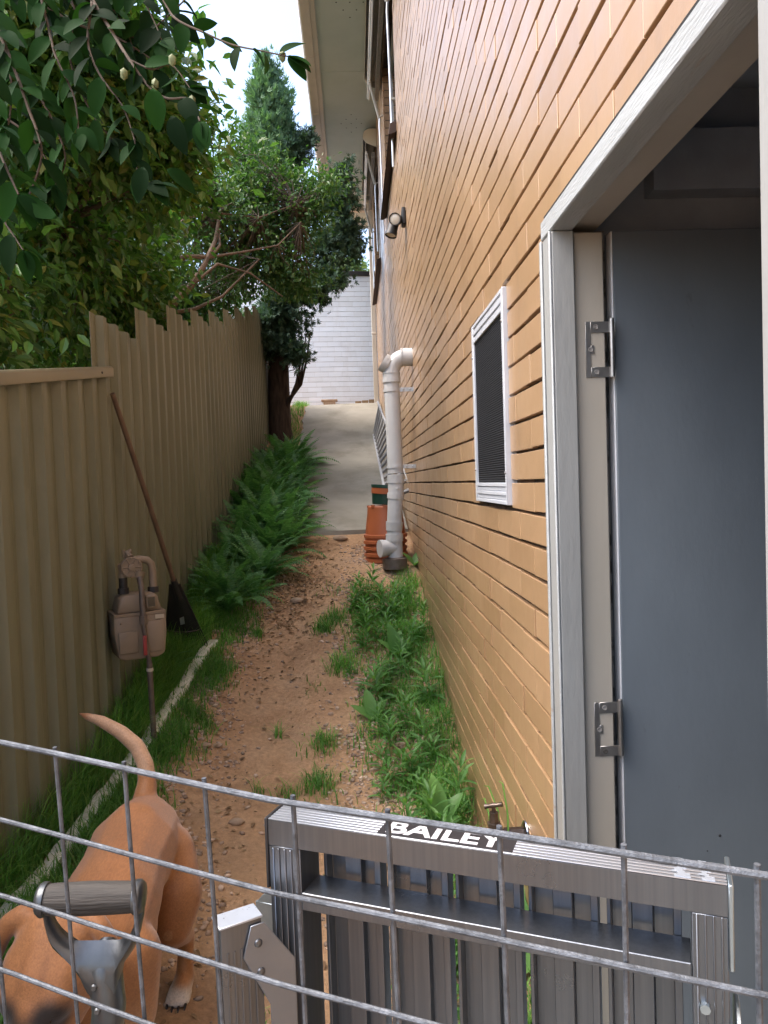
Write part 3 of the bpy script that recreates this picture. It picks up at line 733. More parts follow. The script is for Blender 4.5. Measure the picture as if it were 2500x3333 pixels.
for i in range(NP):
    x0 = ST+.009+i*pw; x1 = ST+(i+1)*pw
    def plank(mb):
        zt_ = -.036
        d_ = x1-x0; pr_ = [(x0,.044),(x0+.004,.044),(x0+.004,.062),(x0+d_*.33,.062),(x0+d_*.34,.052),(x0+d_*.62,.052),(x0+d_*.63,.062),(x1-.008,.062),(x1-.008,.044),(x1,.044),(x1,.066),(x0,.066)]
        mb.prism(pr_, 'z', GB, zt_)
    LM(plank).build('deck_plank', m_alloy, plat, .0006)
for zb_ in (-.084, -.64):
    LM(lambda mb: mb.prism([(-.001,zb_-.021),(-.001,zb_),(.0435,zb_),(.0435,zb_-.003),(.002,zb_-.003),(.002,zb_-.021)], 'x', ST+.001, WID-SR-.001)).build('cross_brace', m_alloy, plat, .0008, smooth=False)
# folded legs with hinge plates
lp = at_z(512, 1980, -.492)
def legbox(cx, cy, zt_, par):
    u = ux.lerp(uy, .55).normalized(); v = Vector((-u.y,u.x,0)); L_ = Matrix(((u.x,v.x,0,cx),(u.y,v.y,0,cy),(0,0,1,zt_),(0,0,0,1)))
    mb = MB(); mb.box((-.024,-.0135,GB+ZP-zt_),(.024,.0135,-.002), L_)
    for i in range(5): mb.box((-.018+i*.008,-.0148,GB+ZP-zt_),(-.015+i*.008,-.0134,-.03), L_)
    o_ = mb.build('folding_leg', m_alloy, par, .0025, bseg=2)
    c_ = MB(); c_.box((-.0255,-.015,-.0015),(.0255,.015,.0012), L_); c_.build('leg_cap', m_alloycap, o_, .0006)
    return o_, L_
lg, L_ = legbox(lp.x, lp.y, -.492, plat)
mb = MB(); mb.prism([(.010,-.006),(.026,-.006),(.062,-.06),(.062,-.45),(.030,-.45),(.030,-.105),(.0,-.04)], 'y', -.0175, -.0155, L_); gp = mb.build('gusset', m_alloyp, lg, .0006)
for x, z in ((.018,-.028),(.020,-.062)):
    mb = MB(); mb.lathe([(.005,0),(.0042,.002),(.0015,.003)], 10, L_ @ Matrix.Translation((x,-.0175,z)) @ Matrix.Rotation(R(90),4,'X')); mb.build('rivet', m_alloy, gp)
def hp(mb):
    mb.lathe([(.034,0),(.034,.004)], 22, Matrix.Translation((-.002,.0239,-.135)) @ Matrix.Rotation(R(90),4,'X')); mb.prism([(-.034,-.118),(.01,-.118),(.012,-.20),(-.006,-.24),(-.030,-.20)],'y',.0195,.0235)
LM(hp).build('hinge_plate', m_steelblue, plat, .0006)
LM(lambda mb: mb.lathe([(.038,0),(.038,.004)], 22, Matrix.Translation((WID+.006,.022,-.165)) @ Matrix.Rotation(R(90),4,'Y'))).build('hinge_plate', m_steelblue, plat, .0006)
LM(lambda mb: mb.box((WID-.045,-.006,-.30),(WID+.004,-.002,-.255))).build('latch_plate', m_steelblue, plat, .0006)
LM(lambda mb: mb.tube([(WID-.022,-.006,-.125),(WID-.022,.004,-.125)],.005,8)).build('bolt', m_steelblue, plat)

# ------------------------------------------------------------------ shovel
SY = .93
sh = thing('shovel', 'old shovel with a grey timber D handle standing behind the wire panel', 'shovel', tuple(W(215,2140,SY).to_2d())+(-1.5,))
gl, gr = W(97, 1943, SY), W(297, 1937, SY)
mb = MB(); pts = [gl.lerp(gr, t_) for t_ in np.linspace(0,1,9)]; hr = .0192
mb.tube(pts, [hr*.93,hr*.98,hr,hr*1.03,hr*1.03,hr*1.02,hr,hr*.98,hr*.93], 20); mb.build('grip', m_wgrip, sh, ang=60)
dxv = (gr-gl).normalized()
yk = MB()
for e, s_ in ((gl,-1),(gr,1)):
    yk.lathe([(hr*.55,-.004),(hr*1.05,-.003),(hr*1.08,.003),(hr*.9,.0075),(hr*.3,.0085)], 18, Matrix.Translation(e) @ (dxv*s_).to_track_quat('Z','Y').to_matrix().to_4x4())
sock = W(205, 2052, SY)
def zq(x, y): return W((x/1.659)/S, (2250+y/1.659)/S, SY)
out = [(232,1100),(238,1200),(252,1265),(280,1340),(315,1395),(370,1428),(425,1475),(470,1545),(492,1640),(520,1700),(655,1690),(652,1560),(662,1475),(700,1425),(738,1365),(762,1290),(784,1180),(782,1100)]
inn = [(262,1100),(272,1190),(292,1250),(325,1305),(365,1338),(420,1346),(560,1344),(650,1340),(700,1318),(722,1270),(738,1190),(742,1100)]
def ringpoly(mb, o_, i_, th):
    po = [zq(*q) for q in o_]; pi = [zq(*q) for q in i_]
    # quads between outer and inner chains, resampled to equal counts
    def samp(c, n_):
        L_ = [0]
        for a_, b_ in zip(c, c[1:]): L_.append(L_[-1]+(b_-a_).length)
        return [Vector([np.interp(t_*L_[-1], L_, [q[k_] for q in c]) for k_ in range(3)]) for t_ in np.linspace(0,1,n_)]
    n_ = 30; A, B_ = samp(po, n_), samp(pi, n_); vs = []
    for i in range(n_):
        m_ = A[i].lerp(B_[i], .5); wd = (A[i]-B_[i]).length; h_ = min(th, .006+wd*.35)
        for p_, y_ in ((A[i],0),(A[i].lerp(B_[i],.25),-h_*.8),(m_,-h_),(A[i].lerp(B_[i],.75),-h_*.8),(B_[i],0),(A[i].lerp(B_[i],.75),h_*.8),(m_,h_),(A[i].lerp(B_[i],.25),h_*.8)): vs.append(p_+Vector((0,y_,0)))
    fs = [(i*8+k_, i*8+(k_+1)%8, (i+1)*8+(k_+1)%8, (i+1)*8+k_) for i in range(n_-1) for k_ in range(8)]+[tuple(range(8)), tuple(range((n_-1)*8, n_*8))]
    mb.add(vs, fs)
ringpoly(yk, out, inn, .0195)
st = [zq(552,1400)+Vector((0,.022,0)), zq(558,1440)+Vector((0,.010,0)), zq(564,1490), zq(572,1560), zq(590,1700), W(232,2212,SY+.01)]
yk.tube(st, [.010,.017,.0205,.0208,.0205,.0205], 18); yk.build('yoke', m_shovel, sh, ang=50)
for px, py in ((215,2110),(222,2160)):
    mb = MB(); p = W(px,py,SY); mb.lathe([(.0045,0),(.003,.002)], 8, Matrix.Translation(p+Vector((0,-.0205,0))) @ Matrix.Rotation(R(90),4,'X')); mb.build('rivet', m_shovel, sh)
bz = g(.0,.95); e = W(232,2212,SY+.01)
mb = MB(); mb.tube([e+Vector((0,0,.03)), Vector((e.x+.03, e.y+.03, -1.18))], [.0185,.0185], 14); mb.build('shaft', m_wgrip, sh)
mb = MB(); mb.tube([Vector((e.x+.028,e.y+.028,-1.16)), Vector((e.x+.032,e.y+.035,-1.25))],.022,14)
vs = []; nn = 7
for j, (z, wd) in enumerate(((-1.22,.03),(-1.25,.085),(-1.35,.095),(-1.45,.085),(-1.51,.05),(-1.53,.01))):
    for i in range(nn): t_ = i/(nn-1)*2-1; vs.append((e.x+.032+wd*t_, e.y+.045-.02*t_*t_*wd/.09, z))
n0 = len(mb.v); mb.add(vs, [(j*nn+i,j*nn+i+1,(j+1)*nn+i+1,(j+1)*nn+i) for j in range(5) for i in range(nn-1)]); mb.build('blade', m_shovel, sh)

# ------------------------------------------------------------------ garden tap
p = onX(1137, 1797, XW); ty, tz = p.y, p.z
tap = thing('garden_tap', 'worn metal garden tap on the brick wall near the doorway', 'tap', (XW, ty, tz))
mb = MB(); mb.lathe([(.034,0),(.033,.004),(.022,.010),(.012,.012)], 24, Matrix.Translation((XW-.001,ty,tz)) @ Matrix.Rotation(R(-90),4,'Y')); mb.build('flange', m_chrome, tap, ang=30)
bx = W(1068, 1800, ty).x
mb = MB(); mb.tube([(XW-.01,ty,tz),(bx+.03,ty,tz)], .016, 6); mb.tube([(bx+.032,ty,tz),(bx-.005,ty,tz)], .013, 12)
mb.tube([(bx,ty,tz-.022),(bx,ty,tz+.028)], [.017,.019], 12); mb.tube([(bx,ty,tz+.026),(bx,ty,tz+.034)], .0215, 6); mb.tube([(bx,ty,tz+.034),(bx,ty,tz+.066)], [.0145,.0135], 8); mb.tube([(bx,ty,tz+.066),(bx,ty,tz+.082)], .006, 8)
mb.tube([(bx,ty,tz-.01),(bx-.03,ty-.012,tz-.015),(bx-.045,ty-.02,tz-.05)], [.013,.0125,.012], 12); mb.build('body', m_brass, tap)
mb = MB(); q = Vector((.024,-.012,.007)); c = Vector((bx,ty,tz+.086)); mb.tube([c-q, c-q*.5, c, c+q*.5, c+q], [.0085,.0055,.008,.0055,.0075], 10); mb.build('handle', m_brass, tap)

# ------------------------------------------------------------------ gas meter
gp0 = W(296, 1350, 3.66); mx, my, mz = gp0.x, gp0.y, gp0.z
gm = thing('gas_meter', 'beige gas meter with red lever valve standing in grass against the khaki fence', 'gas meter', (mx, my, g(mx,my)))
MG = Matrix.Translation((mx,my,mz)) @ Matrix.Rotation(R(28),4,'Z')
def MGb(f_, name, mat, par=None, bev=0, bs=1, ang=38):
    mb = MB(); f_(mb); mb.v = [tuple(MG @ Vector(p_)) for p_ in mb.v]; return mb.build(name, mat, par or gm, bev, ang=ang, bseg=bs)
bw, bd = .122, .085
body = MGb(lambda mb: mb.prism([(-bw,-.03),(-bw*.86,-.138),(-bw*.6,-.15),(bw*.62,-.15),(bw*.9,-.135),(bw,-.03),(bw,.055),(bw*.93,.07),(-bw*.93,.07),(-bw,.055)],'y',-bd,bd), 'body', m_meter, None, .012, 2)
MGb(lambda mb: mb.prism([(-bw*.86,.072),(-bw*.70,.145),(-bw*.5,.158),(bw*.55,.158),(bw*.72,.145),(bw*.88,.072)],'y',-bd*.85,bd*.85), 'top_case', m_meter, body, .012, 2)
MGb(lambda mb: (mb.box((-bw*.98,-bd-.004,.058),(bw*.98,bd+.004,.073)), [mb.lathe([(.006,0),(.004,.006)],8,Matrix.Translation((x_,-bd-.004,.03 if abs(x_)<.1 else .03)) @ Matrix.Rotation(R(90),4,'X')) for x_ in (-.09,.0,.09)]), 'flange', m_meter, body, .003)
MGb(lambda mb: mb.box((-bw*.85,-bd-.010,-.115),(-bw*.12,-bd+.002,-.01)), 'front_panel', m_meter, body, .006, 2)
MGb(lambda mb: mb.box((bw*.18,-bd-.008,-.12),(bw*.85,-bd+.002,.03)), 'front_panel', m_meter, body, .008, 2)
MGb(lambda mb: mb.box((bw*.22,-bd-.012,.088),(bw*.62,-bd*.8,.15)), 'counter', m_meter, body, .005)
MGb(lambda mb: mb.box((bw*.28,-bd-.0135,.097),(bw*.56,-bd-.0121,.142)), 'counter_window', m_glass, body)
MGb(lambda mb: mb.box((bw*.55,-bd-.0095,.036),(bw*.88,-bd-.0081,.056)), 'label', m_canvas2, body)
MGb(lambda mb: (mb.tube([(-.055,0,.15),(-.055,0,.20)],.017,12), mb.tube([(.085,0,.15),(.085,0,.26),(.08,0,.29),(.06,0,.312),(.03,0,.318),(-.02,0,.315)],[.018]*6,14)), 'pipework', m_meter, None)
MGb(lambda mb: (mb.tube([(-.055,0,.158),(-.055,0,.185)],.027,8), mb.tube([(-.055,0,.184),(-.055,0,.235)],.02,12)), 'union_nut', m_blackp, None)
MGb(lambda mb: mb.tube([(.085,0,.152),(.085,0,.18)],.027,8), 'union_nut', m_blackp, None)
def reg(mb):
    T_ = Matrix.Translation((-.02,-.03,.285)) @ Matrix.Rotation(R(90),4,'X')
    mb.lathe([(.03,-.05),(.048,-.03),(.05,-.005),(.05,.010),(.046,.012),(.046,.006),(.018,.006),(.016,.014),(.008,.016),(.001,.016)], 20, T_)
    for i in range(6):
        a_ = i*math.pi/3; mb.tube([T_ @ Vector((.014*math.cos(a_),.014*math.sin(a_),.008)), T_ @ Vector((.046*math.cos(a_),.046*math.sin(a_),.008))], .0035, 6); mb.lathe([(.006,0),(.005,.016)],6,T_ @ Matrix.Translation((.043*math.cos(a_+.5),.043*math.sin(a_+.5),0)))
    mb.tube([(-.055,0,.235),(-.055,0,.29),(-.02,0,.30)],[.02,.024,.024],12); mb.tube([(-.02,-.02,.33),(-.03,0,.352),(-.01,0,.362)],[.018,.016,.012],10); mb.tube([(.01,-.02,.23),(.02,-.02,.262)],[.026,.03],12); mb.tube([(-.045,0,.33),(-.045,0,.368)],.006,8)
MGb(reg, 'regulator', m_meter, None, ang=30)
zb = g(mx,my)-mz-.1
MGb(lambda mb: (mb.tube([(.002,-.095,.24),(.004,-.115,.20),(.006,-.118,.05)],.0135,12), mb.tube([(.006,-.118,.06),(.006,-.118,.02)],.019,6), mb.tube([(.006,-.118,.02),(.018,-.118,-.12),(.024,-.118,-.16)],.0115,12), mb.tube([(.024,-.118,-.16),(.03,-.118,zb)],.0135,12)), 'riser_pipe', m_pipegrey, None)
MGb(lambda mb: mb.box((-.004,-.138,-.125),(.014,-.128,-.03)), 'valve_lever', m_red, None, .004, 2)
MGb(lambda mb: mb.tube([(.025,-.118,-.205),(.025,-.118,-.19)],.0165,12), 'collar', m_canvas2, None)

# ------------------------------------------------------------------ rake
rt = W(243, 850, 3.78); rb = W(378, 1262, 4.38)
rk = thing('leaf_rake', 'black leaf rake with a worn brown handle leaning against the khaki fence', 'rake', tuple(W(405,1400,4.6).to_2d())+(g(-1.0,4.6),))
mb = MB(); mb.tube([rt, rt.lerp(rb,.5)+Vector((.004,0,-.006)), rb], [.0125,.0135,.0135], 12); mb.build('handle', m_rakewood, rk)
dirv = (rb-rt).normalized()
mb = MB(); mb.tube([rb-dirv*.03, rb+dirv*.10], [.018,.022], 12); so_ = mb.build('socket', m_blackp, rk)
# head as a fan with stiffening rib, spreading across the view
right = W(430,1330,4.6)-W(385,1330,4.6); right.normalize(); tipc = W(404, 1405, 4.66); down = (tipc-rb).normalized(); back = right.cross(down).normalized()
Lh = (tipc-rb).length
def fan(s_, t_): wd = .028+.115*t_; return rb + down*(Lh*t_) + right*(wd*s_) + back*(.030*(1-s_*s_)*(.4+.6*t_))*(-1 if back.y > 0 else 1)
vs = []; fs = []; ns, ntt = 9, 8
for j in range(ntt+1):
    for i in range(ns): vs.append(fan(i/(ns-1)*2-1, j/ntt*.68))
nb = len(vs)
for v_ in list(vs): vs.append(v_+back*.004*(1 if back.y > 0 else -1))
for off_ in (0, nb):
    fs += [(off_+j*ns+i,off_+j*ns+i+1,off_+(j+1)*ns+i+1,off_+(j+1)*ns+i) for j in range(ntt) for i in range(ns-1)]
mb = MB(); mb.add(vs, fs)
for i in range(22):
    s_ = i/21*2-1; a = fan(s_,.66); b_ = fan(s_,1.0); mb.tube([a, a.lerp(b_,.6), b_+back*(-.02 if back.y > 0 else .02)], [.004,.0035,.0025], 5)
for s_ in (-1,1): mb.tube([fan(s_*.98,0), fan(s_*.98,.4), fan(s_*.98,.68)], [.006,.006,.006], 6)
hd = mb.build('rake_head', m_blackp, rk)
mb = MB(); mb.tube([fan(s_,.66)+back*(-.004 if back.y > 0 else .004) for s_ in np.linspace(-.95,.95,12)], .003, 6); mb.build('rib', m_pipegrey, hd)
mb = MB(); c_ = fan(.1,.50); o2 = back*(-.003 if back.y > 0 else .003)
mb.add([c_-right*.012+down*.03+o2, c_+right*.014+down*.022+o2, c_+right*.016-down*.035+o2, c_-right*.010-down*.022+o2, c_-right*.012+down*.03, c_+right*.014+down*.022, c_+right*.016-down*.035, c_-right*.010-down*.022],[(0,1,2,3),(4,7,6,5),(0,4,5,1),(1,5,6,2),(2,6,7,3),(3,7,4,0)]); mb.build('label', m_alloycap, hd)

# ------------------------------------------------------------------ edging strip
cps = [onG(462,1392), onG(425,1440), onG(330,1590), onG(250,1700), onG(160,1815), onG(60,1935), onG(-60,2080)]
mb = MB(); pts = []
for a, b in zip(cps, cps[1:]):
    for t_ in np.linspace(0,1,8,endpoint=False): pts.append(a.lerp(b,t_))
vs = []
for i, p in enumerate(pts):
    t_ = (pts[min(i+1,len(pts)-1)]-pts[max(i-1,0)]); t_.z = 0; t_.normalize(); n_ = Vector((-t_.y,t_.x,0)); z = g(p.x,p.y)
    hw = .031+.003*math.sin(i*1.7)
    for s_, h_ in ((-1,-.02),(-1,.030),(1,.030),(1,-.02)): vs.append((p.x+n_.x*hw*s_, p.y+n_.y*hw*s_, z+h_))
fs = [(i*4+k_, i*4+(k_+1)%4, (i+1)*4+(k_+1)%4, (i+1)*4+k_) for i in range(len(pts)-1) for k_ in range(4)]+[(0,1,2,3)]
mb.add(vs, fs); tag(mb.build('edging_strip', m_strip, None, .004, ang=50), 'long white painted edging strip lying in the grass beside the dirt track', 'edging')

strip_pts = list(pts)
# ------------------------------------------------------------------ plant pots
pc = W(833, 1180, 6.22); pz = g(pc.x, pc.y)
def pot_prof(rt_, rb_, h, rim):              # upside down: rim at the bottom
    return [(rt_-.006,0),(rt_+.012,0),(rt_+.016,.004),(rt_+.016,rim),(rt_+.002,rim+.004),(rb_+.004,h-.02),(rb_+.004,h-.006),(rb_-.004,h),(rb_*.5,h),(rb_*.5,h-.004),(rb_-.010,h-.006),(rt_-.01,.004)]
labels = ['bottom orange plastic pot of the upturned stack beside the drain pipe','second lowest orange plastic pot of the upturned stack, only its rim showing','middle orange plastic pot of the upturned stack, only its rim showing','orange plastic pot just below the top one of the upturned stack','topmost upturned orange plastic pot, carrying the dark green pot']
zbase = pz+.0
ztop = W(833, 1092, 6.22).z; hp_ = .26; stp = .050
z0 = ztop-hp_-4*stp
for i in range(5):
    mb = MB(); mb.lathe(pot_prof(.165,.138,hp_,.026), 30, Matrix.Translation((pc.x+.003*math.sin(i*2),pc.y+.003*math.cos(i*3),z0+i*stp)) @ Matrix.Rotation(R(1.0*math.sin(i*1.7)),4,'X'))
    if i == 4:
        for a_ in range(8):
            t_ = a_*math.pi/4; mb.box((.122,-.014,hp_-.012),(.1435,.014,hp_+.006), Matrix.Translation((pc.x,pc.y,z0+i*stp)) @ Matrix.Rotation(t_,4,'Z'))
    o = mb.build('plant_pot', m_potorange, None, ang=30); tag(o, labels[i], 'plant pot', 'upturned orange plastic pots stacked by the drain pipe')
gt = thing('plant_pot', 'dark green plastic pot with an orange band, on top of the upturned orange stack', 'plant pot', (pc.x+.01, pc.y, ztop))
mb = MB(); Tg = Matrix.Translation((pc.x+.012,pc.y,ztop+.008)) @ Matrix.Rotation(R(5),4,'Y')
mb.lathe([(.001,0),(.108,0),(.112,.004),(.118,.08),(.124,.14),(.128,.14),(.1285,.162),(.120,.162),(.116,.14),(.104,.008),(.001,.008)], 30, Tg); mb.build('pot', m_potgreen, gt, ang=30)
mb = MB(); mb.lathe([(.1185,.088),(.1225,.088),(.1255,.134),(.1215,.134)], 30, Tg); mb.build('band', m_potorange, gt, ang=30)

# ------------------------------------------------------------------ ladder lying against the wall
la = thing('aluminium_ladder', 'grey aluminium ladder lying on its side along the wall behind the drain pipe', 'ladder', (.38, 9, 0))
def seg_up(y): return Vector((np.interp(y,[6.5,11.6],[.425,.40]), y, np.interp(y,[6.5,11.6],[W(880,1085,6.5).z, W(815,868,11.6).z])))
def seg_lo(y): 
    return Vector((np.interp(y,[6.5,11.6],[.235,.235]), y, 0))
uA, uB = W(893,1068,6.6), W(817,872,11.4); lA, lB = W(837,1085,6.6), W(806,935,11.2)
mb = MB()
def bar(mb, a, b, n1, h1, n2, h2):
    vs = []
    for p in (a, b):
        for s1, s2 in ((-1,-1),(1,-1),(1,1),(-1,1)): vs.append(p+n1*h1*s1+n2*h2*s2)
    mb.add(vs, [(0,3,2,1),(4,5,6,7),(0,1,5,4),(1,2,6,5),(2,3,7,6),(3,0,4,7)])
dl = (uB-uA).normalized(); ac = (uA-lA); ac = (ac-ac.dot(dl)*dl).normalized(); nn_ = dl.cross(ac)
bar(mb, uA, uB, ac, .012, nn_, .045); o = mb.build('side_rail', m_ladder2, la, .002)
for i in range(17):
    h = MB()
    p = uA.lerp(uB,(i+.5)/17); n_ = ac if ac.z > 0 else -ac
    h.lathe([(.022,.0),(.022,.0015)], 12, Matrix.Translation(p+n_*.012) @ n_.to_track_quat('Z','Y').to_matrix().to_4x4() @ Matrix.Diagonal((1,1.3,1,1))); h.build('rung_socket', m_black, o)
mb = MB(); bar(mb, lA, lB, ac, .012, nn_, .02); mb.build('side_rail', m_ladder2, la, .002)
for i in range(15):
    t_ = (i+.5)/15; mb = MB(); a, b = lA.lerp(lB,t_), uA.lerp(uB,t_)
    d_ = (b-a).normalized(); n2 = d_.cross(dl).normalized(); bar(mb, a+d_*.014, b-d_*.014, dl, .03, n2, .012); mb.build('rung', m_ladder, la, .003)
mb = MB(); bar(mb, uA-dl*.09, uA-dl*.001, ac, .016, nn_, .042); mb.build('foot', m_blackp, la, .004)

# ------------------------------------------------------------------ foliage templates
def leaf_t(n, wid, fold, curl):
    ts = np.linspace(0,1,n+1); V = []; Fc = []
    for t_ in ts:
        wv_ = wid*.5*max(0, math.sin(math.pi*t_**.85))**.8
        z = -curl*t_*t_
        V += [(t_,-wv_,z+fold*wv_),(t_,0,z),(t_,wv_,z+fold*wv_)]
    for i in range(n):
        a = i*3; b = a+3
        for k_ in (0,1): Fc += [(a+k_,b+k_,b+k_+1),(a+k_,b+k_+1,a+k_+1)]
    return np.array(V,float), np.array(Fc)
LEAF3 = leaf_t(3,.46,.35,.12); LEAF8 = leaf_t(9,.50,.30,.22); LANCE = leaf_t(5,.24,.35,.45)
def spray_t():
    V, Fc = [], []
    for k_, (a, L_, el) in enumerate(((0,1,0),(38,.72,.1),(-38,.72,-.05),(70,.45,.2),(-70,.45,.15),(18,.85,.35),(-20,.8,-.3))):
        c, s_ = math.cos(R(a)), math.sin(R(a)); n0 = len(V); w_ = .085
        V += [(.05*c,.05*s_-w_*.4,0),(.05*c,.05*s_+w_*.4,0),(L_*.6*c-s_*w_,L_*.6*s_+c*w_,el*L_*.6),(L_*.6*c+s_*w_,L_*.6*s_-c*w_,el*L_*.6),(L_*c,L_*s_,el*L_)]
        Fc += [(n0,n0+3,n0+2),(n0,n0+2,n0+1),(n0+3,n0+4,n0+2)]
    return np.array(V,float), np.array(Fc)
SPRAY = spray_t()
def crown(blobs, nclust, per, spread, size, shell=.55, droop=.35, up=.8):
    """leaf positions in clumps through several ellipsoids -> positions, frames, scales, clump centres"""
    P, D, N, Sx, C = [], [], [], [], []
    tot = sum(b[2] for b in blobs)
    for c, rad_, wgt in blobs:
        m = max(1, int(nclust*wgt/tot)); u = rnd_unit(m)
        rr = (shell + (1-shell)*RNG.random(m))*(RNG.random(m)**.25)
        cc_ = np.array(c)+u*rr[:,None]*np.array(rad_); C.append(cc_)
        for i in range(m):
            k_ = int(per*RNG.uniform(.5,1.5)); q = cc_[i]+RNG.normal(size=(k_,3))*spread*RNG.uniform(.6,1.3)
            P.append(q); d = rnd_unit(k_)+u[i]*.9+np.array([0,0,-droop]); D.append(d)
            nrm = rnd_unit(k_)*.7+np.array([0,0,up])+u[i]*.4; N.append(nrm); Sx.append(size*RNG.uniform(.65,1.25,k_))
    P = np.concatenate(P); D = np.concatenate(D); N = np.concatenate(N); Sx = np.concatenate(Sx); C = np.concatenate(C)
    return P, frames(D, N), Sx, C
def clip(P_, FR, Sx):
    top_ = np.interp(P_[:,1], [0,3.77,3.78,12], [.0,.62,.86,2.85])
    k_ = ~((P_[:,0] > XF-.10) & (P_[:,2] < top_+.05) & (P_[:,1] < 12)); return P_[k_], FR[k_], Sx[k_]
def twigs(mb, src, targets, r_=.006, seg=5, bend=.15):
    for t_ in targets:
        t_ = Vector(t_); s_ = min(src, key=lambda q: (q-t_).length); L_ = (t_-s_).length
        m1 = s_.lerp(t_,.4)+Vector([random.uniform(-1,1)*bend*L_ for _ in range(3)]); m2 = s_.lerp(t_,.75)+Vector([random.uniform(-1,1)*bend*.6*L_ for _ in range(3)])
        mb.tube([s_, m1, m2, t_], [r_, r_*.75, r_*.5, r_*.25], seg, cap=False)

# ------------------------------------------------------------------ near camellia with its branch over the yard
cam1 = thing('camellia_tree', 'large glossy camellia beyond the capped fence panel, its branches hanging over the camera', 'tree', (-2.3, 4.3, -1.2))
mb = MB(); base = Vector((-2.3,4.3,-1.5))
fork = Vector((-2.25,4.2,.2)); mb.tube([base, Vector((-2.32,4.25,-.6)), fork], [.11,.09,.08], 10)
lim = [fork]
for e in ((-1.7,4.6,1.6),(-2.7,5.2,1.9),(-2.6,3.4,1.9),(-1.9,3.7,2.3),(-2.2,4.4,2.8)):
    e = Vector(e); m_ = fork.lerp(e,.5)+Vector((random.uniform(-.15,.15),random.uniform(-.15,.15),.1)); mb.tube([fork,m_,e],[.06,.045,.02],8); lim += [m_, e]
tr1 = mb.build('trunk', m_limb, cam1)
def bb(px, py, Y, rx, ry, rz_, wgt): p = W(px,py,Y); return (tuple(p),(rx,ry,rz_),wgt)
bl = [bb(40,40,3.6,.55,.6,.4,2.2),bb(170,110,4.0,.5,.6,.4,2.2),bb(270,210,4.2,.4,.6,.35,1.8),bb(110,250,4.0,.5,.6,.4,2.2),bb(330,330,4.6,.35,.6,.4,1.6),((-2.3,4.4,1.5),(1.0,1.3,1.2),5),((-1.75,4.9,1.75),(.6,1.0,1.0),3.6),((-1.65,5.6,1.5),(.45,.8,.8),2.4),((-1.75,6.3,2.3),(.5,.7,.8),2.2),((-2.6,3.3,1.5),(1.0,.9,1.2),3),((-2.2,5.8,1.2),(1.0,.9,1.1),3),((-1.95,3.6,.95),(.6,.8,.5),1.4),((-1.8,4.1,2.7),(.6,.9,.8),1.8),((-2.6,5.0,.4),(.9,1.5,.9),2.5)]
P_, FR, Sx, C = crown(bl, 1250, 34, .13, .080, .4); P_, FR, Sx = clip(P_, FR, Sx)
V, F = scatter(LEAF3[0], LEAF3[1], P_, FR, Sx); tri_obj('crown', V, F, m_cam, cam1)
mb = MB(); twigs(mb, lim, [C[i] for i in range(0,len(C),5)], .007); mb.build('twigs', m_twig, tr1)
# overhead branches, close to the camera
def leafy_branch(paths, extra, name):
    mb = MB(); LP, LD, LN, LS = [], [], [], []
    for path, r_, step, sz in paths:
        pts = [W(*q) for q in path]; n_ = len(pts)
        fine = []
        for i in range(n_-1):
            p0, p1, p2, p3 = pts[max(i-1,0)], pts[i], pts[i+1], pts[min(i+2,n_-1)]
            for t_ in np.linspace(0,1,8,endpoint=False):
                fine.append(.5*((2*p1)+(p2-p0)*t_+(2*p0-5*p1+4*p2-p3)*t_*t_+(3*p1-p0-3*p2+p3)*t_**3))
        fine.append(pts[-1]); L_ = [0]
        for a, b in zip(fine, fine[1:]): L_.append(L_[-1]+(b-a).length)
        mb.tube(fine, [r_*(1-.65*l/L_[-1]) for l in L_], 7)
        s_ = step*.4; side = 1
        while s_ < L_[-1]+.001:
            i = min(len(fine)-2, int(np.searchsorted(L_, s_))); i = max(0,i-1)
            t_ = (fine[i+1]-fine[i]).normalized(); p = fine[i].lerp(fine[i+1], (s_-L_[i])/max(1e-6,L_[i+1]-L_[i]))
            sidev = t_.cross(Vector((0,-1,.2))).normalized()*side
            d = t_*random.uniform(.3,.8)+sidev*random.uniform(.5,1)+Vector((random.uniform(-.3,.3),random.uniform(-.6,.3),random.uniform(-.9,.1)))
            LP.append(p); LD.append(d); LN.append(Vector((random.uniform(-.5,.5),random.uniform(-1.0,.2),random.uniform(.2,1)))); LS.append(sz*random.uniform(.8,1.2)); side *= -1; s_ += step*random.uniform(.7,1.3)
        for _ in range(3):
            d = (fine[-1]-fine[-3]).normalized()+Vector([random.uniform(-.7,.7) for _ in range(3)]); LP.append(fine[-1]); LD.append(d); LN.append(Vector((random.uniform(-.5,.5),-.5,.8))); LS.append(sz*.9)
    for px, py, Y, dx, dz, sz in extra:
        LP.append(W(px,py,Y)); LD.append(Vector((dx,random.uniform(-.3,.3),dz))); LN.append(Vector((random.uniform(-.3,.3),-.9,.4))); LS.append(sz)
    FRm = frames(np.array(LD), np.array(LN)); V, F = scatter(LEAF8[0], LEAF8[1], np.array(LP), FRm, np.array(LS))
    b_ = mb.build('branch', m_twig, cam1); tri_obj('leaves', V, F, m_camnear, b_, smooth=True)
    return b_
